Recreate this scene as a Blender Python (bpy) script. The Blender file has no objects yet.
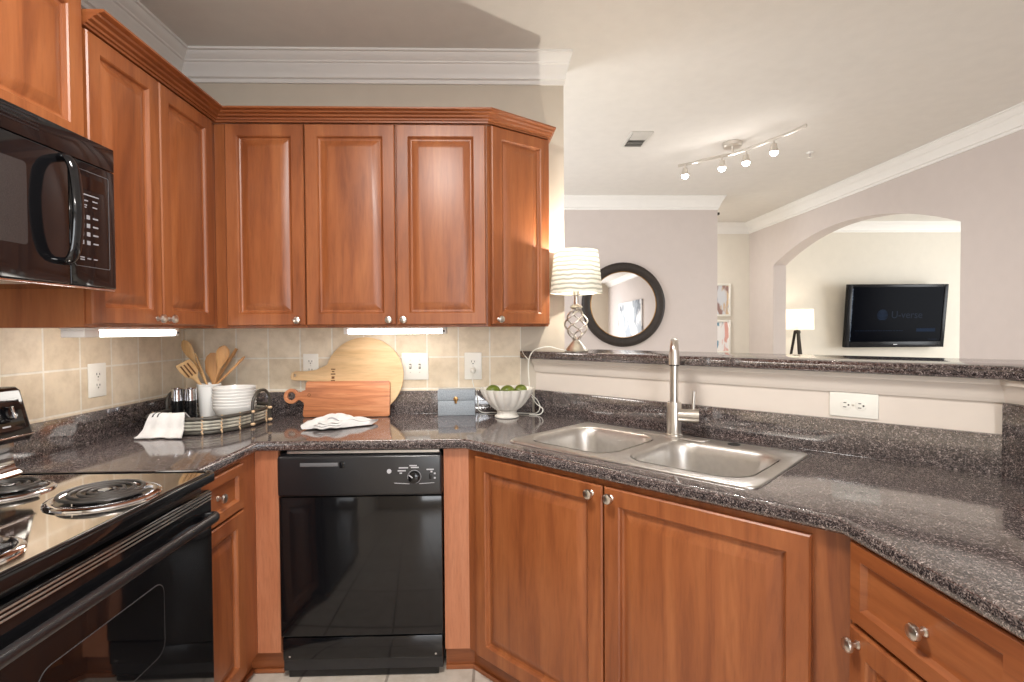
import bpy, bmesh, math, random
from mathutils import Vector, Matrix
R = random.Random(7)
PI = math.pi
SC = bpy.context.scene
COL = SC.collection
S2 = math.sqrt(2)

# ------------------------------------------------------------------ camera
HC = 1.324
def make_camera():
    yaw, pitch, roll, f = .0278, -.0208, .0063, 522.55
    fw0 = Vector((math.sin(yaw), math.cos(yaw), 0)); rt = Vector((math.cos(yaw), -math.sin(yaw), 0)); z = Vector((0, 0, 1))
    fw = fw0*math.cos(pitch)+z*math.sin(pitch); up = z*math.cos(pitch)-fw0*math.sin(pitch)
    r2 = rt*math.cos(roll)-up*math.sin(roll); u2 = rt*math.sin(roll)+up*math.cos(roll)
    cd = bpy.data.cameras.new('camera'); c = bpy.data.objects.new('camera', cd); COL.objects.link(c)
    cd.sensor_width = 36; cd.lens = f/1024*36; cd.clip_start = .02
    m = Matrix((r2, u2, -fw)).transposed().to_4x4(); m.translation = (0, 0, HC)
    c.matrix_world = m; SC.camera = c
make_camera()
SC.view_settings.view_transform = 'Standard'; SC.view_settings.look = 'None'
SC.view_settings.gamma = 1; SC.view_settings.use_curve_mapping = False
SC.view_settings.exposure = -0.04
w = bpy.data.worlds.new('world'); SC.world = w; w.use_nodes = True
w.node_tree.nodes['Background'].inputs[0].default_value = (.75, .87, 1, 1)
w.node_tree.nodes['Background'].inputs[1].default_value = 1.0

def light(name, kind, loc, power, color=(1, 1, 1), size=.1, size_y=None, aim=None, spot=None, spread=None):
    ld = bpy.data.lights.new(name, kind); ld.energy = power; ld.color = color
    if kind == 'AREA':
        ld.size = size
        if size_y: ld.shape = 'RECTANGLE'; ld.size_y = size_y
        else: ld.shape = 'DISK'
        if spread: ld.spread = spread
    else: ld.shadow_soft_size = size
    if spot: ld.spot_size = spot; ld.spot_blend = 1.
    o = bpy.data.objects.new(name, ld); COL.objects.link(o); o.location = loc
    if aim is not None:
        o.rotation_euler = (Vector(aim)-Vector(loc)).to_track_quat('-Z', 'Y').to_euler()
    return o
WARM = (1, .84, .66); COOL = (.86, .93, 1)
# daylight through the window behind the camera, fill added for the media room and hall, and the kitchen's own ceiling fixture
light('dining_window_light', 'AREA', (1.3, -4.50, 1.35), 115, (.95, .97, 1), 2.3, 2.0, aim=(1.3, 0, 1.3))
light('added_media_light', 'AREA', (7.40, 3.9, 1.45), 135, (.97, .99, 1), 2.4, 1.7, aim=(3, 3.9, 1.45))  # fill added at an unseen window to brighten the media room
light('added_hall_light', 'AREA', (-1.50, 4.0, 1.55), 54, (.96, .98, 1), 1.7, 1.3, aim=(3, 4.0, 1.55))  # added out of view for soft even light on dining walls and ceiling
light('corridor_ceiling_light', 'AREA', (1.7, 6.0, 2.545), 26, (1, .97, .92), .30, aim=(2.3, 6.0, 0))
light('kitchen_ceiling_light', 'AREA', (-.35, .85, 2.545), 44, (1, .97, .92), .42, aim=(-.35, .85, 0))
light('living_ceiling_light', 'AREA', (.9, -2.0, 2.545), 55, (1, .95, .9), .36, aim=(.9, -2.0, 0))
TRACK = [(1.428, 3.943, 1.), (1.631, 3.76, 2.2), (1.746, 3.634, 1.), (1.83, 3.42, 1.)]
for tx, ty, tp in TRACK:
    light('track_bulb_light', 'POINT', (tx, ty-.01, 2.452), .7*tp, (1, .95, .9), .02)
    light('track_spot_light', 'SPOT', (tx, ty, 2.455), 10*tp, (1, .96, .93), .02, aim=(tx+.25, ty-.2, 0), spot=3.05)
light('bar_lamp_light', 'POINT', (.37, 2.44, 1.672), 13, (1, .92, .78), .012)
light('media_lamp_light', 'POINT', (3.61, 6.2, 1.43), 4.5, WARM, .04)

# ------------------------------------------------------------------ materials
def new_mat(name):
    m = bpy.data.materials.new(name); m.use_nodes = True
    nt = m.node_tree; return m, nt, nt.nodes['Principled BSDF']
def nd(nt, t, **kw):
    n = nt.nodes.new(t)
    for k, v in kw.items():
        if k in n.inputs: n.inputs[k].default_value = v
        else: setattr(n, k, v)
    return n
def ramp(nt, stops, interp='LINEAR'):
    n = nt.nodes.new('ShaderNodeValToRGB'); cr = n.color_ramp; cr.interpolation = interp
    while len(cr.elements) < len(stops): cr.elements.new(.5)
    for e, (p, c) in zip(cr.elements, stops): e.position = p; e.color = (*c, 1)
    return n
def plain(name, col, rough=.5, metal=0., ior=1.45, noise=.06, nscale=12., bump=0., bscale=150., coat=0., trans=0., emit=None, estr=0., spec=.5, aniso=0):
    m, nt, p = new_mat(name); L = nt.links
    tc = nd(nt, 'ShaderNodeTexCoord')
    n = nd(nt, 'ShaderNodeTexNoise', Scale=nscale, Detail=4.)
    L.new(tc.outputs['Object'], n.inputs['Vector'])
    r = ramp(nt, [(.3, tuple(c*(1-noise) for c in col)), (.7, tuple(min(1, c*(1+noise)) for c in col))])
    L.new(n.outputs['Fac'], r.inputs[0]); L.new(r.outputs[0], p.inputs['Base Color'])
    p.inputs['Roughness'].default_value = rough; p.inputs['Metallic'].default_value = metal; p.inputs['IOR'].default_value = ior
    p.inputs['Coat Weight'].default_value = coat; p.inputs['Coat Roughness'].default_value = .08
    p.inputs['Transmission Weight'].default_value = trans; p.inputs['Specular IOR Level'].default_value = spec
    if emit: p.inputs['Emission Color'].default_value = (*emit, 1); p.inputs['Emission Strength'].default_value = estr
    if bump:
        b = nd(nt, 'ShaderNodeTexNoise', Scale=bscale, Detail=3.); L.new(tc.outputs['Object'], b.inputs['Vector'])
        bm_ = nd(nt, 'ShaderNodeBump', Strength=bump, Distance=.002)
        L.new(b.outputs['Fac'], bm_.inputs['Height']); L.new(bm_.outputs[0], p.inputs['Normal'])
    return m
def srgb(r, g, b):
    f = lambda c: ((c/255+.055)/1.055)**2.4 if c > 10 else c/255/12.92
    return (f(r), f(g), f(b))
def wood(name, base, dark, light_, direction='z', rough=.38, coat=.22, fine=1., freq=1.):
    m, nt, p = new_mat(name); L = nt.links
    tc = nd(nt, 'ShaderNodeTexCoord'); oi = nd(nt, 'ShaderNodeObjectInfo')
    mul = nd(nt, 'ShaderNodeMath', operation='MULTIPLY'); mul.inputs[1].default_value = 13.7
    L.new(oi.outputs['Random'], mul.inputs[0])
    add = nd(nt, 'ShaderNodeVectorMath', operation='ADD')
    L.new(tc.outputs['Object'], add.inputs[0]); L.new(mul.outputs[0], add.inputs[1])
    lo, hi = 1.1*min(freq, 1.6), 11*freq
    sc = {'z': (hi, hi, lo), 'h': (lo, lo, hi)}[direction]
    mp = nd(nt, 'ShaderNodeMapping'); mp.inputs['Scale'].default_value = sc; L.new(add.outputs[0], mp.inputs[0])
    n1 = nd(nt, 'ShaderNodeTexNoise', Scale=1.1, Detail=5., Roughness=.55, Distortion=1.1); L.new(mp.outputs[0], n1.inputs['Vector'])
    mp2 = nd(nt, 'ShaderNodeMapping'); mp2.inputs['Scale'].default_value = tuple(c*7*fine for c in sc); L.new(add.outputs[0], mp2.inputs[0])
    n2 = nd(nt, 'ShaderNodeTexNoise', Scale=1.4, Detail=3., Roughness=.6); L.new(mp2.outputs[0], n2.inputs['Vector'])
    r1 = ramp(nt, [(.25, dark), (.5, base), (.75, light_)]); L.new(n1.outputs['Fac'], r1.inputs[0])
    r2 = ramp(nt, [(.32, (.72, .70, .68)), (.55, (1, 1, 1))]); L.new(n2.outputs['Fac'], r2.inputs[0])
    mx = nd(nt, 'ShaderNodeMix', data_type='RGBA', blend_type='MULTIPLY'); mx.inputs[0].default_value = .5
    L.new(r1.outputs[0], mx.inputs[6]); L.new(r2.outputs[0], mx.inputs[7]); L.new(mx.outputs[2], p.inputs['Base Color'])
    p.inputs['Roughness'].default_value = rough; p.inputs['Coat Weight'].default_value = coat; p.inputs['Coat Roughness'].default_value = .38
    b = nd(nt, 'ShaderNodeBump', Strength=.05, Distance=.001); L.new(n2.outputs['Fac'], b.inputs['Height']); L.new(b.outputs[0], p.inputs['Normal'])
    return m
def granite(name):
    m, nt, p = new_mat(name); L = nt.links
    tc = nd(nt, 'ShaderNodeTexCoord')
    v = nd(nt, 'ShaderNodeTexVoronoi', Scale=400.); L.new(tc.outputs['Object'], v.inputs['Vector'])
    sp = nd(nt, 'ShaderNodeSeparateColor'); L.new(v.outputs['Color'], sp.inputs[0])
    r = ramp(nt, [(0, (.040, .033, .034)), (.3, (.078, .064, .064)), (.55, (.135, .112, .108)), (.76, (.205, .175, .168)), (.9, (.32, .28, .27))], 'CONSTANT')
    L.new(sp.outputs[0], r.inputs[0])
    v2 = nd(nt, 'ShaderNodeTexVoronoi', Scale=150.); L.new(tc.outputs['Object'], v2.inputs['Vector'])
    sp2 = nd(nt, 'ShaderNodeSeparateColor'); L.new(v2.outputs['Color'], sp2.inputs[0])
    r2 = ramp(nt, [(0, (.5, .48, .5)), (.4, (.9, .86, .86)), (.8, (1.35, 1.3, 1.28))], 'CONSTANT'); L.new(sp2.outputs[1], r2.inputs[0])
    mx = nd(nt, 'ShaderNodeMix', data_type='RGBA', blend_type='MULTIPLY'); mx.inputs[0].default_value = .8
    L.new(r.outputs[0], mx.inputs[6]); L.new(r2.outputs[0], mx.inputs[7]); L.new(mx.outputs[2], p.inputs['Base Color'])
    p.inputs['Roughness'].default_value = .09; p.inputs['IOR'].default_value = 2.3
    return m
def tiles(name, axis, off, pitch, z0, cols, mortar, rough=.45, zaxis=True, msize=.0042):
    """square tiles laid on a wall (or floor): axis runs along the wall"""
    m, nt, p = new_mat(name); L = nt.links
    tc = nd(nt, 'ShaderNodeTexCoord'); s = nd(nt, 'ShaderNodeSeparateXYZ'); L.new(tc.outputs['Object'], s.inputs[0])
    c = nd(nt, 'ShaderNodeCombineXYZ')
    a1 = nd(nt, 'ShaderNodeMath', operation='SUBTRACT'); a1.inputs[1].default_value = off
    a2 = nd(nt, 'ShaderNodeMath', operation='SUBTRACT'); a2.inputs[1].default_value = z0
    L.new(s.outputs[axis], a1.inputs[0]); L.new(s.outputs['Z' if zaxis else 'Y'], a2.inputs[0])
    L.new(a1.outputs[0], c.inputs[0]); L.new(a2.outputs[0], c.inputs[1])
    bk = nd(nt, 'ShaderNodeTexBrick', Scale=1.); bk.offset = 0; bk.squash = 1
    bk.inputs['Brick Width'].default_value = pitch; bk.inputs['Row Height'].default_value = pitch
    bk.inputs['Mortar Size'].default_value = msize; bk.inputs['Mortar Smooth'].default_value = .25; bk.inputs['Bias'].default_value = 0
    bk.inputs['Color1'].default_value = (*cols[0], 1); bk.inputs['Color2'].default_value = (*cols[1], 1); bk.inputs['Mortar'].default_value = (*mortar, 1)
    L.new(c.outputs[0], bk.inputs['Vector'])
    n = nd(nt, 'ShaderNodeTexNoise', Scale=16., Detail=7., Roughness=.65); L.new(tc.outputs['Object'], n.inputs['Vector'])
    r = ramp(nt, [(.3, (.78, .75, .70)), (.55, (1, 1, 1)), (.75, (1.1, 1.09, 1.06))]); L.new(n.outputs['Fac'], r.inputs[0])
    mx = nd(nt, 'ShaderNodeMix', data_type='RGBA', blend_type='MULTIPLY'); mx.inputs[0].default_value = .75
    L.new(bk.outputs['Color'], mx.inputs[6]); L.new(r.outputs[0], mx.inputs[7]); L.new(mx.outputs[2], p.inputs['Base Color'])
    p.inputs['Roughness'].default_value = rough
    inv = nd(nt, 'ShaderNodeMath', operation='MULTIPLY_ADD'); inv.inputs[1].default_value = -1.; inv.inputs[2].default_value = 1.
    L.new(bk.outputs['Fac'], inv.inputs[0])
    ad = nd(nt, 'ShaderNodeMath', operation='MULTIPLY_ADD'); ad.inputs[1].default_value = .35
    L.new(n.outputs['Fac'], ad.inputs[0]); L.new(inv.outputs[0], ad.inputs[2])
    b = nd(nt, 'ShaderNodeBump', Strength=.5, Distance=.003); L.new(ad.outputs[0], b.inputs['Height']); L.new(b.outputs[0], p.inputs['Normal'])
    return m
def bands(name, c1, c2, scale, axis='Z', rough=.8, bump=.3, trans=0., emit=0.):
    """ruched / woven cloth with fine bands"""
    m, nt, p = new_mat(name); L = nt.links
    tc = nd(nt, 'ShaderNodeTexCoord')
    wv = nd(nt, 'ShaderNodeTexWave', Scale=scale, Distortion=3., Detail=2.); wv.bands_direction = axis
    L.new(tc.outputs['Object'], wv.inputs['Vector'])
    r = ramp(nt, [(.1, c2), (.6, c1)]); L.new(wv.outputs['Fac'], r.inputs[0]); L.new(r.outputs[0], p.inputs['Base Color'])
    p.inputs['Roughness'].default_value = rough
    b = nd(nt, 'ShaderNodeBump', Strength=bump, Distance=.004); L.new(wv.outputs['Fac'], b.inputs['Height']); L.new(b.outputs[0], p.inputs['Normal'])
    if trans:
        t = nd(nt, 'ShaderNodeBsdfTranslucent'); L.new(r.outputs[0], t.inputs[0])
        ms = nd(nt, 'ShaderNodeMixShader'); ms.inputs[0].default_value = trans
        L.new(p.outputs[0], ms.inputs[1]); L.new(t.outputs[0], ms.inputs[2])
        L.new(ms.outputs[0], nt.nodes['Material Output'].inputs[0])
    return m
def glow(name, col, strength):
    m, nt, p = new_mat(name); p.inputs['Base Color'].default_value = (*(c*.02 for c in col), 1); p.inputs['Specular IOR Level'].default_value = .05
    p.inputs['Emission Color'].default_value = (*col, 1); p.inputs['Emission Strength'].default_value = strength
    return m
def paint_blobs(name, paper, inks, scale):
    m, nt, p = new_mat(name); L = nt.links
    tc = nd(nt, 'ShaderNodeTexCoord'); prev = None
    for i, (ink, thr) in enumerate(inks):
        mp = nd(nt, 'ShaderNodeMapping'); mp.inputs['Location'].default_value = (3.1*i, 1.7*i, .9*i); mp.inputs['Scale'].default_value = (1.6, 1, .7)
        L.new(tc.outputs['Object'], mp.inputs[0])
        n = nd(nt, 'ShaderNodeTexNoise', Scale=scale, Detail=3., Distortion=.8); L.new(mp.outputs[0], n.inputs['Vector'])
        r = ramp(nt, [(thr, (0, 0, 0)), (thr+.06, (1, 1, 1))]); L.new(n.outputs['Fac'], r.inputs[0])
        mx = nd(nt, 'ShaderNodeMix', data_type='RGBA'); L.new(r.outputs[0], mx.inputs[0])
        if prev is None: mx.inputs[6].default_value = (*paper, 1)
        else: L.new(prev, mx.inputs[6])
        mx.inputs[7].default_value = (*ink, 1); prev = mx.outputs[2]
    L.new(prev, p.inputs['Base Color']); p.inputs['Roughness'].default_value = .5
    return m
CH = (srgb(150, 86, 47), srgb(118, 62, 33), srgb(168, 103, 60))
M = {}
M['cherry'] = wood('cherry_wood', CH[0], CH[1], CH[2], 'z')
M['cherry_h'] = wood('cherry_wood_horizontal', CH[0], CH[1], CH[2], 'h')
M['laminate_lit'] = wood('cherry_laminate_lit', srgb(182, 116, 82), srgb(165, 100, 68), srgb(194, 130, 96), 'z', rough=.4, coat=.1, fine=1.5)  # paler than the cherry: the light on the fillers is in the colour
M['granite'] = granite('speckled_granite')
M['paint_k'] = plain('greige_paint', srgb(205, 195, 180), .75, noise=.015, bump=.05)
M['paint_r'] = plain('rose_greige_paint', srgb(204, 194, 189), .75, noise=.015, bump=.05)
M['paint_h'] = plain('pale_greige_paint', srgb(222, 216, 204), .75, noise=.015, bump=.05)
M['ceiling'] = plain('ceiling_paint', srgb(227, 223, 217), .85, noise=.02, bump=.25, bscale=90)
M['white'] = plain('white_trim_paint', srgb(236, 234, 230), .4, noise=.01)
M['halfwall'] = plain('cream_white_paint', srgb(226, 216, 206), .45, noise=.015)
M['plate'] = plain('white_plastic', srgb(240, 238, 230), .3, noise=.01)
M['slot'] = plain('dark_slot', (.02, .02, .02), .5)
TC = (srgb(233, 219, 197), srgb(223, 207, 182)); TM = srgb(240, 234, 222)
M['tile_b'] = tiles('tile_back', 'X', -1.438, .15545, 1.193, TC, TM)
M['tile_l'] = tiles('tile_left', 'Y', 2.421, .15545, 1.193, TC, TM)
M['floor'] = tiles('tile_floor', 'X', -.1, .33, .12, (srgb(214, 205, 194), srgb(204, 194, 182)), srgb(160, 150, 140), .25, zaxis=False, msize=.006)
M['black'] = plain('black_gloss', (.006, .006, .007), .07, ior=1.5, noise=.0)
M['black_top'] = plain('black_enamel', (.012, .010, .009), .05, ior=4.0, noise=0)
M['mirror_top'] = plain('polished_cooktop', srgb(238, 232, 224), .06, 1., noise=0)
M['black_soft'] = plain('black_satin', (.012, .012, .014), .3, ior=1.6, noise=.05)
M['black_glass'] = plain('black_glass', (.004, .004, .005), .03, ior=1.7, noise=0)
M['screen'] = plain('screened_window', (.03, .027, .027), .2, noise=.25, nscale=400)
M['steel'] = plain('brushed_steel', srgb(208, 205, 201), .36, 1., noise=.04, nscale=60)
M['nickel'] = plain('satin_nickel', srgb(214, 209, 202), .28, 1., noise=.03)
M['chrome'] = plain('chrome', srgb(225, 225, 228), .08, 1., noise=0)
M['coil'] = plain('burner_coil', (.09, .085, .082), .33, .7, noise=.2)
M['grey_mark'] = plain('grey_lettering', srgb(190, 190, 195), .5)
M['tube'] = glow('fluorescent_diffuser', (1, .94, .86), 13)
M['bulb'] = glow('bulb_glow', (1, .96, .9), 30)
M['dome'] = glow('dome_glow', (1, .93, .84), 1.5)
M['shade'] = bands('ruched_shade', srgb(240, 238, 226), srgb(180, 178, 164), 15, 'Z', .85, .6, trans=.05)
M['shade2'] = bands('linen_shade', srgb(250, 246, 236), srgb(240, 236, 226), 60, 'Z', .85, .05, trans=.5)
M['mirror'] = plain('mirror_glass', (.92, .92, .92), .01, 1., noise=0)
M['frame_brown'] = plain('dark_woven_frame', srgb(44, 36, 31), .55, noise=.4, nscale=120, bump=.8, bscale=110)
M['gold'] = plain('antique_gold', srgb(166, 130, 86), .35, 1., noise=.1)
M['maple'] = wood('maple_board', srgb(224, 190, 144), srgb(210, 172, 124), srgb(234, 204, 160), 'h', .45, 0)
M['acacia'] = wood('acacia_board', srgb(196, 126, 84), srgb(142, 80, 48), srgb(226, 164, 118), 'h', .4, .1, freq=2.4)
M['spoonwood'] = wood('spoon_wood', srgb(222, 180, 126), srgb(205, 160, 105), srgb(234, 198, 148), 'z', .55, 0)
M['spoonwood2'] = wood('spoon_wood_dark', srgb(196, 148, 98), srgb(176, 126, 78), srgb(210, 166, 116), 'z', .55, 0)
M['burn'] = plain('burnt_stamp', srgb(120, 78, 44), .6)
M['ceramic'] = plain('white_ceramic', srgb(240, 239, 236), .2, noise=.01)
M['bowlwhite'] = plain('matte_white_ceramic', srgb(232, 228, 220), .4, noise=.03, nscale=40)
M['lime'] = plain('lime_skin', srgb(98, 112, 38), .35, noise=.35, nscale=30, bump=.3, bscale=200)
M['stone'] = plain('grey_shagreen', srgb(150, 158, 166), .55, noise=.25, nscale=260, bump=.4, bscale=260)
M['cloth'] = plain('white_linen', srgb(214, 212, 210), .9, noise=.05, nscale=50, bump=.5, bscale=420)
M['stripe'] = plain('dark_grey_stripe', srgb(62, 62, 66), .9)
M['cane'] = plain('grey_cane', srgb(168, 164, 152), .4, noise=.45, nscale=25)
M['cane_dark'] = plain('dark_cane', srgb(70, 66, 60), .45, noise=.3, nscale=30)
M['binding'] = plain('pale_rattan_binding', srgb(214, 184, 148), .6, noise=.15, nscale=80)
M['cord'] = plain('white_cord', srgb(236, 234, 226), .4)
M['tv'] = plain('tv_bezel', (.008, .008, .010), .25, spec=.2)
M['tvscreen'] = plain('tv_panel', (.0008, .001, .002), .2, noise=0, spec=.02, emit=(.02, .04, .12), estr=.012)
M['tvblue'] = glow('tv_blue', (.05, .13, .32), .10)
M['tvtext'] = glow('tv_text', (.10, .14, .24), .12)
M['tvwhite'] = glow('tv_white', (.35, .45, .6), .5)
M['mid_mark'] = plain('mid_grey_lettering', srgb(150, 150, 156), .5)
M['outline'] = plain('dim_grey_line', srgb(105, 105, 108), .4)
M['soft_stripe'] = plain('grey_stripe', srgb(150, 150, 152), .9)
M['vent'] = plain('vent_paint', srgb(215, 212, 206), .5)
M['dark_metal'] = plain('dark_metal', srgb(60, 56, 52), .4, .8)

# ------------------------------------------------------------------ mesh helpers
class Fr:
    """a local frame: a along u, b along v, c along n"""
    def __init__(s, o, u=(1, 0, 0), v=(0, 0, 1), n=None):
        s.o = Vector(o); s.u = Vector(u).normalized(); s.v = Vector(v).normalized()
        s.n = Vector(n).normalized() if n is not None else s.u.cross(s.v)
    def __call__(s, a, b, c=0): return s.o+s.u*a+s.v*b+s.n*c
    def at(s, a, b, c=0): return Fr(s(a, b, c), s.u, s.v, s.n)
WORLD = Fr((0, 0, 0), (1, 0, 0), (0, 1, 0), (0, 0, 1))
class B:
    def __init__(s): s.bm = bmesh.new()
    def verts(s, pts): return [s.bm.verts.new(p) for p in pts]
    def face(s, vs, mi=0):
        try: f = s.bm.faces.new(vs); f.material_index = mi; return f
        except ValueError: return None
    def merge(s, t):
        me = bpy.data.meshes.new('tmp'); t.to_mesh(me); t.free(); s.bm.from_mesh(me); bpy.data.meshes.remove(me); return s
    def box(s, fr, a0, a1, b0, b1, c0, c1, bev=0., seg=2, mi=0):
        t = bmesh.new(); P = [fr(a, b, c) for c in (c0, c1) for b in (b0, b1) for a in (a0, a1)]
        v = [t.verts.new(p) for p in P]
        for q in ((0, 2, 3, 1), (4, 5, 7, 6), (0, 1, 5, 4), (2, 6, 7, 3), (0, 4, 6, 2), (1, 3, 7, 5)):
            t.faces.new([v[i] for i in q]).material_index = mi
        if bev: bmesh.ops.bevel(t, geom=t.edges[:], offset=bev, segments=seg, profile=.5, affect='EDGES')
        return s.merge(t)
    def wbox(s, x0, x1, y0, y1, z0, z1, bev=0., seg=2): return s.box(WORLD, x0, x1, y0, y1, z0, z1, bev, seg)
    def loft(s, rings, closed=True, cap0=True, cap1=True, mi=0):
        V = [s.verts(r) for r in rings]; n = len(V[0])
        for i in range(len(V)-1):
            for j in range(n if closed else n-1):
                k = (j+1) % n; s.face([V[i][j], V[i][k], V[i+1][k], V[i+1][j]], mi)
        if closed and cap0: s.face(V[0][::-1], mi)
        if closed and cap1: s.face(V[-1], mi)
        return V
    def lathe(s, prof, fr, seg=24, cap0=True, cap1=True, scallop=0, nsc=16, mi=0):
        """profile (r, h): turns round fr.v"""
        rings = []
        for r, h in prof:
            ring = []
            for k in range(seg):
                a = 2*PI*k/seg; rr = r*(1+scallop*(abs(math.cos(nsc*a/2))-.6)) if scallop else r
                ring.append(fr(rr*math.cos(a), h, rr*math.sin(a)))
            rings.append(ring)
        s.loft(rings, True, cap0, cap1, mi); return s
    def tube(s, pts, r, seg=8, closed=False, flat=None, mi=0):
        pts = [Vector(p) for p in pts]; n = len(pts); rings = []
        rad = r if isinstance(r, (list, tuple)) else [r]*n
        up = None
        for i in range(n):
            if closed: d = pts[(i+1) % n]-pts[i-1]
            else: d = pts[min(i+1, n-1)]-pts[max(i-1, 0)]
            d.normalize()
            if up is None:
                up = Vector((0, 0, 1)) if abs(d.z) < .9 else Vector((0, 1, 0))
            x = d.cross(up)
            if x.length < 1e-5: x = d.orthogonal()
            x.normalize(); y = x.cross(d).normalized(); up = y
            fl = flat or (1, 1)
            rings.append([pts[i]+x*(rad[i]*fl[0]*math.cos(2*PI*k/seg))+y*(rad[i]*fl[1]*math.sin(2*PI*k/seg)) for k in range(seg)])
        if closed: rings.append(rings[0])
        s.loft(rings, True, not closed, not closed, mi); 
        if closed: bmesh.ops.remove_doubles(s.bm, verts=s.bm.verts[:], dist=1e-6)
        return s
    def cyl(s, p0, p1, r0, r1=None, seg=16): 
        return s.tube([p0, p1], [r0, r0 if r1 is None else r1], seg)
    def ball(s, c, r, sx=1, sy=1, sz=1, seg=16, ringn=10):
        t = bmesh.new(); bmesh.ops.create_uvsphere(t, u_segments=seg, v_segments=ringn, radius=r)
        for v in t.verts: v.co = Vector((v.co.x*sx, v.co.y*sy, v.co.z*sz))+Vector(c)
        return s.merge(t)
    def prism(s, poly, fr, c0, c1, bev=0., seg=2, holes=()):
        t = bmesh.new(); loops = [poly]+list(holes); tops, bots = [], []; edges_t, edges_b = [], []
        for lp in loops:
            vt = [t.verts.new(fr(a, b, c1)) for a, b in lp]; vb = [t.verts.new(fr(a, b, c0)) for a, b in lp]; n = len(lp)
            for i in range(n):
                j = (i+1) % n; t.faces.new([vb[i], vb[j], vt[j], vt[i]])
            tops.append(vt); bots.append(vb)
        if holes:
            for grp, nrm in ((tops, fr.n), (bots, -fr.n)):
                es = []
                for vs in grp:
                    for i in range(len(vs)): es.append(t.edges.get((vs[i], vs[(i+1) % len(vs)])))
                bmesh.ops.triangle_fill(t, use_beauty=True, use_dissolve=False, edges=es, normal=nrm)
        else:
            t.faces.new(tops[0]); t.faces.new(bots[0][::-1])
        bmesh.ops.recalc_face_normals(t, faces=t.faces[:])
        if bev:
            es = [e for vs in (tops+bots if bev > 0 else tops) for e in [t.edges.get((vs[i], vs[(i+1) % len(vs)])) for i in range(len(vs))] if e]
            bmesh.ops.bevel(t, geom=es, offset=abs(bev), segments=seg, profile=.5, affect='EDGES')
        return s.merge(t)
    def sweep(s, path, prof, side=1, cap=True, over={}):
        """profile (out, z) swept along a plan path with mitred corners; side=1: out is to the right of travel"""
        P = [Vector((x, y)) for x, y in path]; n = len(P); rings = []
        for i in range(n):
            ns = []
            if i > 0: d = (P[i]-P[i-1]).normalized(); ns.append(Vector((d.y, -d.x))*side)
            if i < n-1: d = (P[i+1]-P[i]).normalized(); ns.append(Vector((d.y, -d.x))*side)
            m = ns[0] if len(ns) == 1 else (ns[0]+ns[1])/(1+ns[0].dot(ns[1]))
            if i in over: m = Vector(over[i])
            rings.append([Vector((P[i].x+m.x*o, P[i].y+m.y*o, z)) for o, z in prof])
        s.loft(rings, True, cap, cap); return s
    def panel(s, fr, w_, h_, rings):
        """raised-panel front: nested rectangles (inset, height)"""
        V = []
        for ins, ht in rings:
            V.append([fr(ins, ins, ht), fr(w_-ins, ins, ht), fr(w_-ins, h_-ins, ht), fr(ins, h_-ins, ht)])
        s.loft(V, True, True, True); return s
LOC = {}
def link(name, b, mats, parent=None, keep=False, ang=35, smooth=True):
    bm = b.bm; bmesh.ops.recalc_face_normals(bm, faces=bm.faces[:])
    me = bpy.data.meshes.new(name)
    vs = [v.co.copy() for v in bm.verts]
    if keep: c = Vector((0, 0, 0))
    else:
        lo = [min(v[i] for v in vs) for i in range(3)]; hi = [max(v[i] for v in vs) for i in range(3)]
        c = Vector([(lo[i]+hi[i])/2 for i in range(3)])
    for v in bm.verts: v.co -= c
    bm.to_mesh(me); bm.free()
    if smooth:
        me.polygons.foreach_set('use_smooth', [True]*len(me.polygons)); me.set_sharp_from_angle(angle=math.radians(ang))
    for m in (mats if isinstance(mats, (list, tuple)) else [mats]): me.materials.append(M[m])
    o = bpy.data.objects.new(name, me); COL.objects.link(o)
    if parent is not None: o.parent = parent; o.location = c-LOC[parent.name]
    else: o.location = c
    LOC[o.name] = c.copy()
    return o
def thing(name, label, cat, loc, group=None):
    o = bpy.data.objects.new(name, None); COL.objects.link(o); o.location = loc; o.empty_display_size = .05
    LOC[o.name] = Vector(loc); return tag(o, label, cat, group)
def tag(o, label, cat, group=None):
    o['label'] = label; o['category'] = cat
    if group: o['group'] = group
    return o
def part(o, label): o['label'] = label; return o
def struct(name, b, mats, keep=True, **k):
    o = link(name, b, mats, None, keep, **k); o['kind'] = 'structure'; return o
def text_mesh(name, body, size, fr, mats, parent):
    cu = bpy.data.curves.new('t', 'FONT'); cu.body = body; cu.size = size; cu.extrude = .0004
    to = bpy.data.objects.new('t', cu); COL.objects.link(to)
    dg = bpy.context.evaluated_depsgraph_get(); me = bpy.data.meshes.new_from_object(to.evaluated_get(dg))
    src = bmesh.new(); src.from_mesh(me); left = set(src.verts)
    bpy.data.objects.remove(to); bpy.data.curves.remove(cu); bpy.data.meshes.remove(me)
    while left:                                    # every letter is a part of its own
        st = [left.pop()]; isl = set(st)
        while st:
            for e in st.pop().link_edges:
                for v in e.verts:
                    if v in left: left.discard(v); isl.add(v); st.append(v)
        b = B(); mp = {}
        for f in src.faces:
            if f.verts[0] in isl:
                for v in f.verts:
                    if v not in mp: mp[v] = b.bm.verts.new(fr(v.co.x, v.co.y, v.co.z))
                b.face([mp[v] for v in f.verts])
        link(name, b, mats, parent, smooth=False)
    src.free()
def rrect(a0, a1, b0, b1, r, n=6):
    out = []
    for cx, cy, s in ((a1-r, b0+r, -PI/2), (a1-r, b1-r, 0), (a0+r, b1-r, PI/2), (a0+r, b0+r, PI)):
        for k in range(n+1):
            t = s+PI/2*k/n; out.append((cx+r*math.cos(t), cy+r*math.sin(t)))
    return out
def circ(cx, cy, r, n=20): return [(cx+r*math.cos(2*PI*k/n), cy+r*math.sin(2*PI*k/n)) for k in range(n)]
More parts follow.
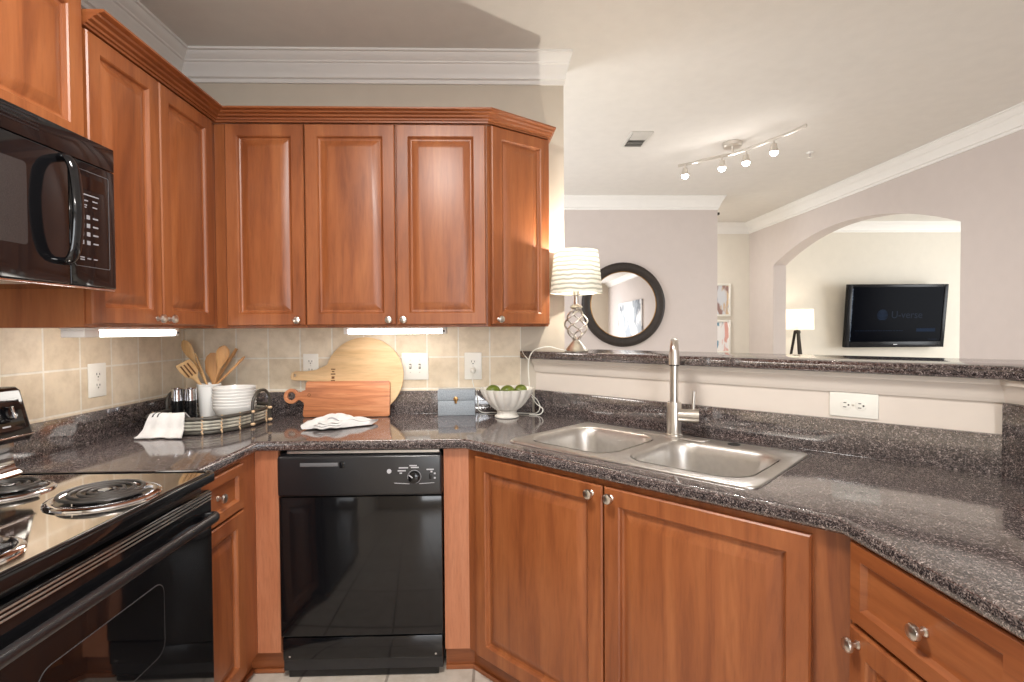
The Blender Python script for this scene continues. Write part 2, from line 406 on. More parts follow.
def spline(pts, n=8):
    P = [Vector(p) for p in pts]; out = []
    for i in range(len(P)-1):
        p0, p1, p2, p3 = P[max(i-1, 0)], P[i], P[i+1], P[min(i+2, len(P)-1)]
        for k in range(n):
            t = k/n
            out.append(.5*((2*p1)+(p2-p0)*t+(2*p0-5*p1+4*p2-p3)*t*t+(3*p1-p0-3*p2+p3)*t**3))
    out.append(P[-1]); return out
DIAG_U = Vector((1, -1, 0))/S2; DIAG_N = Vector((-1, -1, 0))/S2
def DG(t, s, z=0): return Vector(((t+s)/S2, (s-t)/S2, z))     # t along the diagonal run, s away from the camera

# ------------------------------------------------------------------ structure
CZ = 2.66
XW, YW = -1.537, 2.61        # kitchen left wall and back wall
WE = .336                    # free end of the kitchen back wall
struct('floor', B().wbox(-1.7, 7.6, -4.75, 6.75, -.1, 0), 'floor')
struct('ceiling', B().wbox(-1.7, 7.6, -4.75, 6.75, CZ, CZ+.1), 'ceiling')
struct('wall_left', B().wbox(XW-.12, XW, -4.6, YW+.12, 0, CZ), 'paint_k')
struct('wall_back', B().wbox(XW, WE, YW, YW+.12, 0, CZ), 'paint_k')
struct('wall_hall', B().wbox(XW-.12, 2.25, 5.29, 5.41, 0, CZ), 'paint_r')
wb = B(); wb.wbox(XW-.12, XW, YW+.12, 3.15, 0, CZ); wb.wbox(XW-.12, XW, 4.85, 5.29, 0, CZ); wb.wbox(XW-.12, XW, 3.15, 4.85, 0, .9); wb.wbox(XW-.12, XW, 3.15, 4.85, 2.2, CZ)
struct('wall_hall_left', wb, 'paint_r')
struct('wall_corridor_end', B().wbox(.48, .6, 5.41, 6.74, 0, CZ), 'paint_h')
struct('wall_far', B().wbox(.6, 3.23, 6.62, 6.74, 0, CZ), 'paint_h')
# right wall with the arched opening
ac, ah, asp, aap = 4.80, 1.235, 2.06, 2.315
rad = (ah**2+(aap-asp)**2)/(2*(aap-asp))
arc = []
for k in range(25):
    y = ac-ah+2*ah*k/24; arc.append((y, aap-rad+math.sqrt(max(rad**2-(y-ac)**2, 0))))
poly = [(-4.6, 0), (ac-ah, 0)]+arc+[(ac+ah, 0), (6.74, 0), (6.74, CZ), (-4.6, CZ)]
struct('wall_right', B().prism(poly, Fr((3.23, 0, 0), (0, 1, 0), (0, 0, 1), (1, 0, 0)), 0, .15), 'paint_r')
struct('wall_media', B().wbox(3.38, 7.6, 6.53, 6.65, 0, CZ), 'paint_h')
struct('wall_media_front', B().wbox(3.38, 7.6, .88, 1.0, 0, CZ), 'paint_h')
wb = B(); 
wb.wbox(7.5, 7.62, 1.0, 2.7, 0, CZ); wb.wbox(7.5, 7.62, 5.1, 6.53, 0, CZ); wb.wbox(7.5, 7.62, 2.7, 5.1, 0, .6); wb.wbox(7.5, 7.62, 2.7, 5.1, 2.3, CZ)
struct('wall_media_right', wb, 'paint_h')
wb = B()
wb.wbox(XW-.12, .15, -4.72, -4.6, 0, CZ); wb.wbox(2.45, 3.38, -4.72, -4.6, 0, CZ); wb.wbox(.15, 2.45, -4.72, -4.6, 0, .35); wb.wbox(.15, 2.45, -4.72, -4.6, 2.35, CZ)
struct('wall_rear', wb, 'paint_k')
def window(name, fr, w_, h_):
    b = B()
    for a0, a1, b0, b1 in ((0, .06, 0, h_), (w_-.06, w_, 0, h_), (.06, w_-.06, 0, .06), (.06, w_-.06, h_-.06, h_), (w_/2-.03, w_/2+.03, .06, h_-.06)):
        b.box(fr, a0, a1, b0, b1, -.06, 0)
    struct(name, b, 'white')
window('window_1', Fr((.15, -4.62, .35), (1, 0, 0), (0, 0, 1), (0, 1, 0)), 2.3, 2.0)
window('added_window_2', Fr((7.52, 2.7, .6), (0, 1, 0), (0, 0, 1), (-1, 0, 0)), 2.4, 1.7)  # unseen window added to go with the media room fill
window('added_window_3', Fr((XW-.03, 3.15, .9), (0, 1, 0), (0, 0, 1), (1, 0, 0)), 1.7, 1.3)  # unseen window added to carry the fill for the dining side
# crown mouldings
CP = [(0, CZ-.125), (.010, CZ-.125), (.012, CZ-.108), (.024, CZ-.104), (.026, CZ-.096), (.034, CZ-.078), (.050, CZ-.060), (.054, CZ-.050), (.062, CZ-.046), (.064, CZ-.040),
      (.078, CZ-.030), (.088, CZ-.018), (.092, CZ-.012), (.102, CZ-.010), (.102, CZ), (0, CZ)]
struct('trim_1', B().sweep([(XW, -4.6), (XW, YW), (WE, YW), (WE, YW+.119)], CP, 1, over={2: (.32, -1), 3: (.32, 0)}), 'white', ang=25)
struct('trim_2', B().sweep([(XW, 5.29), (2.25, 5.29), (2.25, 5.408)], CP, 1, over={1: (.5, -1), 2: (.5, 0)}), 'white', ang=25)
struct('trim_5', B().sweep([(.6, 6.62), (3.23, 6.62), (3.23, -4.6)], CP, 1), 'white', ang=25)
struct('trim_3', B().sweep([(3.38, 1.0), (3.38, 6.53), (7.5, 6.53)], CP, 1), 'white', ang=25)
# wall tiles of the kitchen
struct('wall_tile_back', B().wbox(XW+.009, .1165, YW-.009, YW, 1.0, 1.36), 'tile_b')
struct('wall_tile_left', B().wbox(XW, XW+.009, .5, YW, .9, 1.46), 'tile_l')
# half wall under the bar: diagonal run, then parallel to the right
K0 = 2.802                     # x + y of the kitchen face of the diagonal half wall
XR = 1.403                     # kitchen face of the right half wall
hw = [(K0-YW, YW), (XR, K0-XR), (XR, .2), (XR+.12, .2), (XR+.12, K0+.12*S2-XR-.12), (K0+.12*S2-YW, YW)]
struct('wall_bar', B().prism(hw, WORLD, 0, 1.182), 'halfwall', smooth=False)
TP = [(0, 1.116), (.008, 1.116), (.011, 1.124), (.013, 1.128), (.015, 1.142), (.022, 1.156), (.028, 1.163), (.032, 1.166), (.034, 1.181), (0, 1.181)]
struct('trim_4', B().sweep([(K0-YW, YW), (XR, K0-XR), (XR, .2)], TP, 1), 'halfwall', ang=25)
struct('baseboard_right', B().wbox(3.215, 3.23, -4.6, ac-ah, 0, .12), 'white')
struct('baseboard_media', B().wbox(3.38, 7.5, 6.515, 6.53, 0, .12), 'white')

# ------------------------------------------------------------------ countertop and bar top
CT, CB = .914, .877
XE, YE = -.895, 1.961           # front edges of the left and back runs
KE = 1.834; XE2 = .739          # diagonal front edge (x + y), right run front edge
SX, SY, SK, SXR = -1.517, 2.590, 2.774, 1.383   # faces of the stone upstands
SINK = dict(t0=-1.333, t1=-.456, s0=1.375, s1=1.885)
def counter():
    root = thing('countertop', 'dark speckled granite countertop wrapping the kitchen in an angled U', 'countertop', (-.3, 2.3, CT))
    end = .2
    outer = [(XE, 1.560), (XE, YE), (KE-YE, YE), (XE2, KE-XE2), (XE2, end), (XR-.001, end), (XR-.001, K0-XR), (K0-YW+.001, YW-.002), (XW+.002, YW-.002), (XW+.002, 1.560)]
    hole = [tuple(DG(t, s)[:2]) for t, s in rrect(SINK['t0']+.02, SINK['t1']-.02, SINK['s0']+.02, SINK['s1']-.02, .05)]
    t = bmesh.new(); loops = [outer, hole]; E = {0: [], 1: []}; front = []
    for li, lp in enumerate(loops):
        vt = [t.verts.new((x, y, CT)) for x, y in lp]; vb = [t.verts.new((x, y, CB)) for x, y in lp]; n = len(lp)
        for i in range(n):
            j = (i+1) % n; t.faces.new([vb[i], vb[j], vt[j], vt[i]])
            et, eb = t.edges.get((vt[i], vt[j])), t.edges.get((vb[i], vb[j]))
            E[0].append(et); E[1].append(eb)
            if li == 0 and i in (0, 1, 2, 3): front += [et, eb]
    for k, nz in ((0, 1), (1, -1)): bmesh.ops.triangle_fill(t, use_beauty=True, use_dissolve=False, edges=E[k], normal=(0, 0, nz))
    bmesh.ops.recalc_face_normals(t, faces=t.faces[:])
    bmesh.ops.bevel(t, geom=front, offset=.011, segments=4, profile=.5, affect='EDGES')
    b = B(); b.merge(t); link('worktop', b, 'granite', root, ang=50)
    zt = 1.027
    b = B().wbox(XW+.002, SX, 1.560, YW-.002, CT-.001, zt, .002); link('backsplash', b, 'granite', root)
    b = B().wbox(SX, K0-YW-.02, SY, YW-.002, CT-.001, zt, .002); link('backsplash', b, 'granite', root)
    b = B().prism([(SK-SY, SY), (SXR, SK-SXR), (XR-.001, K0-XR), (K0-YW, YW-.001)], WORLD, CT-.001, zt, .002); link('backsplash', b, 'granite', root)
    b = B().prism([(SXR, SK-SXR), (SXR, .2), (XR-.001, .2), (XR-.001, K0-XR)], WORLD, CT-.001, 1.1155, .002)
    part(link('backsplash', b, 'granite', root), 'taller granite upstand at the right end')
counter()
KF, KB = 2.714, 3.26; XF, XB = 1.355, 1.72
bt = [(KF-YW, YW-.001), (XF, KF-XF), (XF, .2), (XB, .2), (XB, KB-XB), (KB-YW-.12, YW+.12), (WE+.001, YW+.12), (WE+.001, YW-.001)]
o = link('bar_top', B().prism(bt, WORLD, 1.183, 1.220, .005, 3), 'granite', ang=50)
tag(o, 'raised dark granite bar top on the cream half wall behind the sink', 'bar top')

# ------------------------------------------------------------------ cabinets
PAN = [(0, 0), (0, .016), (.004, .020), (.050, .020), (.054, .0165), (.057, .009), (.062, .0065), (.066, .0065), (.094, .0180), (.098, .0186)]
DRW = [(0, 0), (0, .016), (.004, .020), (.034, .020), (.037, .016), (.041, .009), (.046, .0075), (.050, .0075)]
def knob(fr, parent, r=.0155):
    b = B().lathe([(.009, 0), (.009, .002), (.0055, .005), (.005, .012), (.008, .016), (r*.96, .0185), (r, .022), (r*.9, .0265), (r*.55, .029), (.001, .0298)], Fr(fr.o, fr.u, fr.n, -fr.v), 20)
    return link('knob', b, 'nickel', parent)
def door(fr, w_, h_, parent, kn=None, name='door', mat='cherry', rings=PAN):
    """fr: bottom-left corner on the cabinet face, n toward the room"""
    d = link(name, B().panel(fr, w_, h_, rings), mat, parent, ang=20)
    if kn: knob(fr.at(kn[0], kn[1], .0195 if rings is PAN else .0074), d)
    return d
ZB, ZT = 1.340, 2.212
FL = Fr((-1.204, 0, 0), (0, 1, 0), (0, 0, 1), (1, 0, 0))          # left uppers: a = y
FBK = Fr((0, 2.282, 0), (1, 0, 0), (0, 0, 1), (0, -1, 0))         # back uppers: a = x
# cabinet over the microwave
r_ = thing('wall_cabinet', 'short cherry cabinet above the black microwave', 'cabinet', (-1.36, 1.17, 1.87))
link('body', B().wbox(XW+.001, -1.204, .794, 1.555, 1.852, 2.31), 'cherry', r_)
door(FL.at(.800, 1.860), .372, .430, r_, (.34, .03)); door(FL.at(1.180, 1.860), .372, .430, r_, (.03, .03))
CCP = [(0, 0), (.007, 0), (.008, .008), (.015, .010), (.017, .018), (.028, .022), (.031, .030), (.044, .035), (.047, .042), (.058, .043), (.064, .046), (.064, .054), (0, .054)]
link('crown', B().sweep([(-1.204, .794), (-1.204, 1.555), (XW+.001, 1.555)], [(o_+.012 if o_ else 0, 2.296+z) for o_, z in CCP], 1), 'cherry_h', r_, ang=25)
# left double cabinet
r_ = thing('wall_cabinet', 'tall cherry two-door cabinet beside the microwave, on the left wall', 'cabinet', (-1.36, 2.0, ZB))
link('body', B().wbox(XW+.001, -1.204, 1.558, YW-.001, ZB, ZT), 'cherry', r_)
door(FL.at(1.566, 1.350), .321, .856, r_, (.292, .022)); door(FL.at(1.893, 1.350), .340, .856, r_, (.028, .022))
# corner cabinet, one door
r_ = thing('wall_cabinet', 'single-door cherry cabinet on the back wall, next to the inside corner', 'cabinet', (-1.0, 2.44, ZB))
link('body', B().wbox(-1.203, -.819, 2.282, YW-.001, ZB, ZT), 'cherry', r_)
door(FBK.at(-1.151, 1.350), .329, .856, r_, (.300, .022))
# double cabinet
r_ = thing('wall_cabinet', 'cherry two-door cabinet above the round cutting board and light switch', 'cabinet', (-.43, 2.44, ZB))
link('body', B().wbox(-.818, -.0415, 2.282, YW-.001, ZB, ZT), 'cherry', r_)
door(FBK.at(-.816, 1.350), .381, .856, r_, (.352, .022)); door(FBK.at(-.429, 1.350), .382, .856, r_, (.028, .022))
# angled end cabinet
r_ = thing('wall_cabinet', 'narrow angled cherry cabinet ending the row beside the lamp', 'cabinet', (.1, 2.5, ZB))
A0, A1 = Vector((-.040, 2.280, 0)), Vector((.242, 2.466, 0)); au = (A1-A0).normalized(); an = Vector((au.y, -au.x, 0))
link('body', B().prism([(-.0405, 2.2825), (A1.x, A1.y), (A1.x, YW-.001), (-.0405, YW-.001)], WORLD, ZB, ZT), 'cherry', r_)
door(Fr(A0, au, (0, 0, 1), an).at(.012, 1.350, .002), (A1-A0).length-.020, .856, r_, (.030, .022))
o = link('cabinet_crown_moulding', B().sweep([(-1.204, 1.558), (-1.204, 2.282), (-.0405, 2.282), (A1.x, A1.y), (A1.x, YW-.002)], [(o_+.012 if 0 < i < len(CCP)-1 else o_, 2.2125+z*.82) for i, (o_, z) in enumerate(CCP)], 1, over={3: (.45, -.62), 4: (.30, 0)}), 'cherry_h', ang=25)
tag(o, 'stepped cherry crown moulding along the tops of the wall cabinets', 'moulding')

# base cabinets
KICK = .1
r_ = thing('base_cabinet', 'narrow cherry base cabinet with drawer between range and dishwasher', 'cabinet', (-1.2, 1.78, 0))
b = B(); b.wbox(XW+.001, -.920, 1.560, 1.9905, KICK, CB-.001); link('body', b, 'cherry', r_)
b = B(); b.wbox(-1.45, -.962, 1.560, 2.06, .001, KICK-.001); b.wbox(-.962, -.832, 2.032, 2.06, .001, KICK-.001); b.wbox(-.962, -.950, 1.560, 2.032, .001, .018, .004); b.wbox(-.950, -.832, 2.020, 2.032, .001, .018, .004); link('toe_kick', b, 'cherry_h', r_)
FLB = Fr((-.920, 0, 0), (0, 1, 0), (0, 0, 1), (1, 0, 0))
door(FLB.at(1.564, .703), .300, .158, r_, (.150, .079), 'drawer', 'cherry_h', DRW); door(FLB.at(1.564, .108), .300, .588, r_, None)
b = B(); b.wbox(-.9195, -.832, 1.991, 2.010, KICK, CB-.001); part(link('filler_panel', b, 'laminate_lit', r_), 'flat filler panel, lit tone in its colour')
# sink cabinet on the diagonal
r_ = thing('base_cabinet', 'wide angled cherry cabinet with two doors under the sink', 'cabinet', (.45, 1.7, 0))
KFc = 1.877; tl, tr = (-.114-1.991)/S2, (.769-1.108)/S2; sf = KFc/S2
FD = Fr(DG(0, sf, 0), DIAG_U, (0, 0, 1), DIAG_N)
b = B().prism([(-.2085, 1.991), (-.114, 1.991), (.769, 1.108), (.95, 1.108), (-.05, 2.2), (-.2085, 2.2)], WORLD, KICK, CB-.001); 
def open_top(bm):
    return bm
b = B()
b.prism([(-.114, 1.991), (.769, 1.108), (.7835, 1.1225), (-.0995, 2.0055)], WORLD, KICK, CB-.001)
b.prism([(-.114, 1.992), (.769, 1.109), (1.10, 1.44), (.217, 2.323)], WORLD, KICK, .12)
link('body', b, 'cherry', r_)
b = B().prism([(-.2085, 2.032), (-.098, 2.032), (.79, 1.144), (.834, 1.188), (-.06, 2.08), (-.2085, 2.08)], WORLD, .001, KICK-.001); b.prism([(-.2085, 2.020), (-.103, 2.020), (.784, 1.133), (.79, 1.144), (-.098, 2.032), (-.2085, 2.032)], WORLD, .001, .018); link('toe_kick', b, 'cherry_h', r_)
b = B(); b.wbox(-.2085, -.114, 1.991, 2.010, KICK, CB-.001); part(link('filler_panel', b, 'laminate_lit', r_), 'flat filler panel, lit tone in its colour')
door(FD.at(-1.432, .108), .560, .749, r_, (.523, .722)); door(FD.at(-.866, .108), .551, .749, r_, (.026, .722))
# right base cabinet
r_ = thing('base_cabinet', 'cherry base cabinet with drawer at the far right, under the granite', 'cabinet', (1.07, .7, 0))
b = B(); b.wbox(.769, XR-.002, .22, 1.1065, KICK, CB-.001); link('body', b, 'cherry', r_)
b = B(); b.wbox(.835, XR-.002, .22, 1.13, .001, KICK); link('toe_kick', b, 'cherry_h', r_)
FRB = Fr((.769, 0, 0), (0, -1, 0), (0, 0, 1), (-1, 0, 0))
for y0 in (1.088, .708):
    door(FRB.at(-y0, .700), .375, .171, r_, (.184, .079), 'drawer', 'cherry_h', DRW); door(FRB.at(-y0, .108), .375, .582, r_, (.028, .553))

# ------------------------------------------------------------------ dishwasher
r_ = thing('dishwasher', 'black built-in dishwasher with dial, between two cherry filler panels', 'dishwasher', (-.52, 2.2, 0))
F = Fr((-.826, 1.980, 0), (1, 0, 0), (0, 0, 1), (0, -1, 0)); W_ = .612
link('tub', B().box(F, .004, W_-.004, .03, .862, -.55, -.012), 'black_soft', r_)
part(link('top_flange', B().box(F, .03, W_-.01, .8625, .872, -.3, -.004), 'steel', r_), 'grey metal strip under the counter')
link('door_panel', B().box(F, 0, W_, .168, .700, -.012, .004, .004, 3), 'black', r_)
cp = link('control_panel', B().box(F, -.002, W_+.002, .704, .858, -.012, .016, .012, 4), 'black_soft', r_)
link('latch_recess', B().box(F, .085, .225, .818, .832, .0155, .0175, .0008), 'outline', cp)
link('latch', B().box(F, .232, .252, .812, .836, .015, .022, .002), 'black', cp)
kx, kz = .510, .775
dl = link('dial', B().lathe([(.0235, .016), (.0235, .020), (.021, .034), (.016, .037), (.001, .0375)], Fr(F(kx, kz, 0), F.u, F.n, -F.v), 28), 'black', cp)
link('dial_ring', B().lathe([(.0255, .0155), (.0255, .0172), (.0245, .0172), (.0245, .0155)], Fr(F(kx, kz, 0), F.u, F.n, -F.v), 28, False, False), 'grey_mark', cp)
fq = Fr(F(kx, kz, .0375), (F.u*-.82+F.v*.57), (F.u*.57+F.v*.82), F.n)
link('pointer', B().box(fq, .004, .021, -.002, .002, -.002, .0008), 'grey_mark', dl)
link('emblem', B().lathe([(.0085, .0155), (.0085, .0172), (.001, .0174)], Fr(F(.416, .797, 0), F.u, F.n, -F.v), 20), 'grey_mark', cp)
for a0, a1, z0 in ((.448, .478, .796), (.452, .487, .807), (.492, .520, .815), (.497, .527, .808), (.455, .464, .787), (.556, .583, .800)):
    link('lettering', B().box(F, a0, a1, z0, z0+.0045, .0155, .0167), 'grey_mark', cp)
for a0, z0 in ((.571, .791), (.583, .784), (.583, .767)): link('indicator_mark', B().box(F, a0, a0+.007, z0, z0+.006, .0155, .0167), 'grey_mark', cp)
for s_ in (-1, 1):
    link('arc_line', B().tube([F(kx+s_*(.018+.057*k/6), .7475+(.018+.057*k/6)*.06, .0162) for k in range(7)], .0011, 6), 'grey_mark', cp)
link('switch', B().box(F, .566, .574, .766, .787, .0155, .021, .002), 'black', cp)
tp = link('toe_panel', B().box(F, .004, W_-.004, .075, .160, -.02, -.002, .003), 'black', r_)
link('screw', B().lathe([(.004, -.004), (.004, .0005), (.001, .001)], Fr(F(.03, .09, 0), F.u, F.n, -F.v), 10), 'chrome', tp)
link('screw', B().lathe([(.004, -.004), (.004, .0005), (.001, .001)], Fr(F(W_-.03, .09, 0), F.u, F.n, -F.v), 10), 'chrome', tp)
link('kick_panel', B().box(F, .02, W_-.02, .002, .072, -.05, -.015, .003), 'black', r_)

# ------------------------------------------------------------------ range
r_ = thing('range', 'black electric coil range with oven against the left wall', 'range', (-1.2, 1.175, 0))
RY0, RY1 = .794, 1.556; CTZ = .919
link('body', B().wbox(-1.49, -.875, RY0, RY1, .03, .884, .003), 'black_soft', r_)
cz = B(); cz.wbox(-1.47, -.834, RY0, RY1, .884, CTZ-.004, .006, 3)
fr_ = Fr((0, 0, CTZ-.006), (1, 0, 0), (0, 1, 0), (0, 0, 1))
cz.prism(rrect(-1.46, -.836, RY0+.002, RY1-.002, .02), fr_, 0, .006, .003, 2, holes=[rrect(-1.448, -.848, RY0+.014, RY1-.014, .016)])
ct_ = link('cooktop', cz, 'black', r_)
part(link('cooktop_plate', B().prism(rrect(-1.4475, -.8485, RY0+.0145, RY1-.0145, .0158), fr_, -.001, .0025), 'mirror_top', r_), 'polished mirror-like cooktop surface')
def burner(x, y, rp, rc, n):
    fr = Fr((x, y, CTZ), (1, 0, 0), (0, 0, 1), (0, 1, 0))
    u = link('burner', B().lathe([(rp*.80, -.001), (rp*.86, .004), (rp*.93, .0045), (rp, .001), (rp*1.01, -.003)], fr, 40, False, False), 'chrome', r_)
    link('drip_pan', B().lathe([(rp*.3, -.0025), (rp*.62, -.0028), (rp*.82, .0005)], fr, 40, True, False), 'black', u)
    pts = []
    turns = n
    for k in range(turns*28+1):
        a = 2*PI*k/28; rr = .018+(rc-.018)*k/(turns*28); pts.append((x+rr*math.cos(a), y+rr*math.sin(a), CTZ+.014))
    link('coil', B().tube(pts, .0046, 8, flat=(1.05, .9)), 'coil', u)
    b = B()
    for k in range(3):
        a = 2*PI*k/3+.5; b.box(Fr((x, y, CTZ+.006), (math.cos(a), math.sin(a), 0), (-math.sin(a), math.cos(a), 0), (0, 0, 1)), .0, rc, -.0015, .0015, 0, .006)
    b.cyl((x, y, CTZ+.006), (x, y, CTZ+.016), .014)
    link('coil_support', b, 'chrome', u)
burner(-.978, 1.318, .118, .098, 4); burner(-1.262, 1.372, .096, .076, 3); burner(-.985, .965, .096, .076, 3); burner(-1.262, 1.0, .118, .098, 4)
# back guard
bg = B(); P2 = [(-1.350, 1.030), (-1.384, 1.160), (-1.396, 1.170), (-1.470, 1.170), (-1.485, 1.150), (-1.485, 1.018), (-1.359, 1.018)]
bg.prism(P2, Fr((0, RY0, 0), (1, 0, 0), (0, 0, 1), (0, 1, 0)), 0, RY1-RY0, .010, 4)
g_ = link('backguard', bg, 'black', r_, ang=45)
fg = Fr((-1.3675, RY0, 1.095), (0, 1, 0), (-.034, 0, .13), (.13, 0, .034))
link('control_face', B().box(fg, .02, RY1-RY0-.02, -.045, .045, -.002, .0015, .001), 'black', g_)
for a in (.09, .19, .575, .684):
    k_ = link('knob', B().lathe([(.024, .001), (.024, .006), (.019, .012), (.018, .026), (.015, .029), (.001, .0295)], Fr(fg(a, .002, 0), fg.u, fg.n, -fg.v), 24), 'black', g_)
    link('pointer', B().box(fg, a-.003, a+.003, -.016, .020, .027, .033, .002), 'chrome', k_)
    link('marking', B().box(fg, a-.012, a+.012, -.034, -.030, .001, .0022), 'grey_mark', g_)
part(link('backguard_trim', B().box(fg, .001, RY1-RY0-.001, -.066, -.061, -.012, .0035, .002), 'chrome', g_), 'chrome strip along the lower edge')
bp = B(); bp.prism([(-1.406, 1.0185), (-1.41, .955), (-1.402, .935), (-1.380, .917), (-1.485, .917), (-1.485, 1.0185)], Fr((0, RY0+.004, 0), (1, 0, 0), (0, 0, 1), (0, 1, 0)), 0, RY1-RY0-.008)
part(link('riser', bp, 'black_top', r_), 'glossy riser below the control panel')
# oven door
FO = Fr((-.872, RY0, 0), (0, 1, 0), (0, 0, 1), (1, 0, 0)); RW = RY1-RY0
od = link('oven_door', B().box(FO, .003, RW-.003, .215, .862, 0, .028, .006, 3), 'black', r_)
b = B()
for z0 in (.833, .842, .851): b.box(FO, .006, RW-.006, z0, z0+.0035, .026, .0305, .001)
part(link('vent_strip', b, 'steel', od), 'thin metal lines across the door top')
win = rrect(.17, .531, .52, .70, .03)
link('oven_window', B().prism(win, FO, .0275, .0292), 'black_glass', od)
part(link('window_outline', B().prism(rrect(.1685, .5325, .5185, .7015, .0315), FO, .0275, .0288, holes=[win]), 'outline', od), 'thin grey outline')
hp = [FO(.012, .784, .026), FO(.014, .786, .044), FO(.040, .790, .056)]+[FO(.04+(RW-.08)*k/10, .791, .058) for k in range(1, 10)]+[FO(RW-.040, .790, .056), FO(RW-.014, .786, .044), FO(RW-.012, .784, .026)]
link('handle', B().tube(spline(hp, 4), .0105, 12, flat=(.85, 1.35)), 'black_soft', od)
link('storage_drawer', B().box(FO, .003, RW-.003, .045, .208, 0, .022, .005, 3), 'black', r_)

# ------------------------------------------------------------------ microwave
r_ = thing('microwave', 'black over-the-range microwave hanging below the short cabinet', 'microwave', (-1.3, 1.175, 1.447))
link('body', B().wbox(XW+.001, -1.125, RY0+.002, RY1-.001, 1.452, 1.851, .002), 'black', r_)
FM = Fr((-1.125, RY0, 1.447), (0, 1, 0), (0, 0, 1), (1, 0, 0))
link('vent_grille', B().box(FM, .002, RW-.001, .338, .404, 0, .019, .003, 2), 'black', r_)
b = B()
for k in range(4): b.box(FM, .03, RW-.25, .366+.009*k, .369+.009*k, .018, .0202, .0006)
link('vent_slat', b, 'black_soft', r_)
md = link('door', B().box(FM, .002, .598, .002, .337, 0, .019, .004, 3), 'black', r_)
link('window', B().prism(rrect(.07, .475, .085, .280, .01), FM, .0185, .0196), 'screen', md)
hp = [FM(.572, .060, .018), FM(.572, .064, .040), FM(.572, .10, .055), FM(.572, .19, .062), FM(.572, .28, .055), FM(.572, .318, .040), FM(.572, .322, .018)]
link('handle', B().tube(spline(hp, 6), .0125, 12, flat=(1.25, .8)), 'black', md)
mc = link('control_panel', B().box(FM, .600, RW-.001, .002, .337, 0, .019, .004, 3), 'black', r_)
part(link('panel_outline', B().prism(rrect(.612, RW-.026, .055, .314, .006), FM, .0185, .0195, holes=[rrect(.6132, RW-.0272, .0562, .3128, .005)]), 'outline', mc), 'thin grey outline')
link('display', B().box(FM, .626, RW-.042, .264, .298, .0185, .0196), 'black_glass', mc)
for i in range(4):
    for j in range(2): link('button', B().box(FM, .632+.022*j, .643+.022*j, .115+.023*i, .126+.023*i, .0188, .0199), 'mid_mark', mc)
for i in range(4): link('lettering', B().box(FM, .676, .694, .118+.023*i, .122+.023*i, .0188, .0197), 'mid_mark', mc)
for a0, a1, z0 in ((.634, .660, .232), (.676, .694, .234), (.634, .656, .220), (.676, .692, .218), (.634, .654, .214), (.630, .644, .078), (.630, .644, .072), (.654, .666, .076), (.676, .690, .076), (.627, .698, .248)): link('lettering', B().box(FM, a0, a1, z0, z0+.003, .0188, .0197), 'mid_mark', mc)
part(link('grease_filter', B().wbox(-1.47, -1.15, .84, 1.33, 1.446, 1.4515, .002), 'steel', r_), 'grey metal filter underneath')
part(link('bottom_trim', B().box(FM, .004, RW-.004, -.004, .0015, 0, .016, .001), 'chrome', r_), 'thin bright lower edge')

# ------------------------------------------------------------------ sink, faucet
r_ = thing('sink', 'stainless steel double bowl drop-in sink set in the angled granite', 'sink', tuple(DG(-.91, 1.63, CT)))
FS = Fr((0, 0, 0), DIAG_U, -DIAG_N, (0, 0, 1))      # a = t, b = s, c = z
bowls = [(-1.288, -.930, 1.422, 1.788), (-.876, -.500, 1.422, 1.788)]
hs = [rrect(*q, .085, 10) for q in bowls]
b = B().prism(rrect(SINK['t0'], SINK['t1'], SINK['s0'], SINK['s1'], .035), FS, CT+.0005, CT+.007, -.005, 3, holes=hs)
part(link('rim', b, 'steel', r_, ang=50), 'raised flat rim')
for q in bowls:
    rings = []
    for ins, z in ((0, CT+.007), (.004, CT+.004), (.009, CT-.004), (.013, CT-.03), (.022, CT-.12), (.030, CT-.148), (.046, CT-.172), (.07, CT-.182), (.11, CT-.186)):
        rr = rrect(q[0]+ins, q[1]-ins, q[2]+ins, q[3]-ins, max(.085-ins*.4, .03), 10); rings.append([FS(a, c, z) for a, c in rr])
    b = B(); b.loft(rings, True, False, True); bs = link('basin', b, 'steel', r_, ang=60)
    cx, cy = (q[0]+q[1])/2, (q[2]+q[3])/2
    link('drain', B().lathe([(.043, 0), (.043, .003), (.036, .004), (.030, .001), (.012, .0005), (.001, .003)], Fr(FS(cx, cy, CT-.186), (1, 0, 0), (0, 0, 1), (0, 1, 0)), 24), 'chrome', bs)
part(link('hole_cover', B().lathe([(.021, 0), (.021, .002), (.014, .004), (.001, .0045)], Fr(FS(-.685, 1.845, CT+.007), (1, 0, 0), (0, 0, 1), (0, 1, 0)), 20), 'slot', r_), 'small dark hole cover')
link('deck_plate', B().prism(rrect(-1.03, -.77, 1.812, 1.868, .026, 8), FS, CT+.0065, CT+.0105, .002), 'steel', r_)
fb = FS(-.905, 1.842, CT+.0105)
r_ = thing('faucet', 'tall brushed nickel single-lever faucet behind the sink', 'faucet', tuple(fb))
FF = Fr(fb, (1, 0, 0), (0, 0, 1), (0, 1, 0))
link('body', B().lathe([(.031, 0), (.031, .006), (.0265, .009), (.0265, .121), (.025, .126), (.001, .126)], FF, 28), 'nickel', r_)
cd_ = Vector((-fb.x, -fb.y, 0)).normalized()      # the spout is swivelled toward the room
sp = [fb+Vector((0, 0, .12))]+[fb+Vector((0, 0, z)) for z in (.2, .27, .315)]
rr_ = .036
sp += [fb+Vector((0, 0, .315+rr_*math.sin(a)))+cd_*(rr_*(1-math.cos(a))) for a in (PI*k/8 for k in range(1, 9))]
sp += [fb+cd_*(2*rr_)+Vector((0, 0, .305))]
link('spout', B().tube(sp, .0155, 16), 'nickel', r_)
h0 = fb+cd_*(2*rr_)
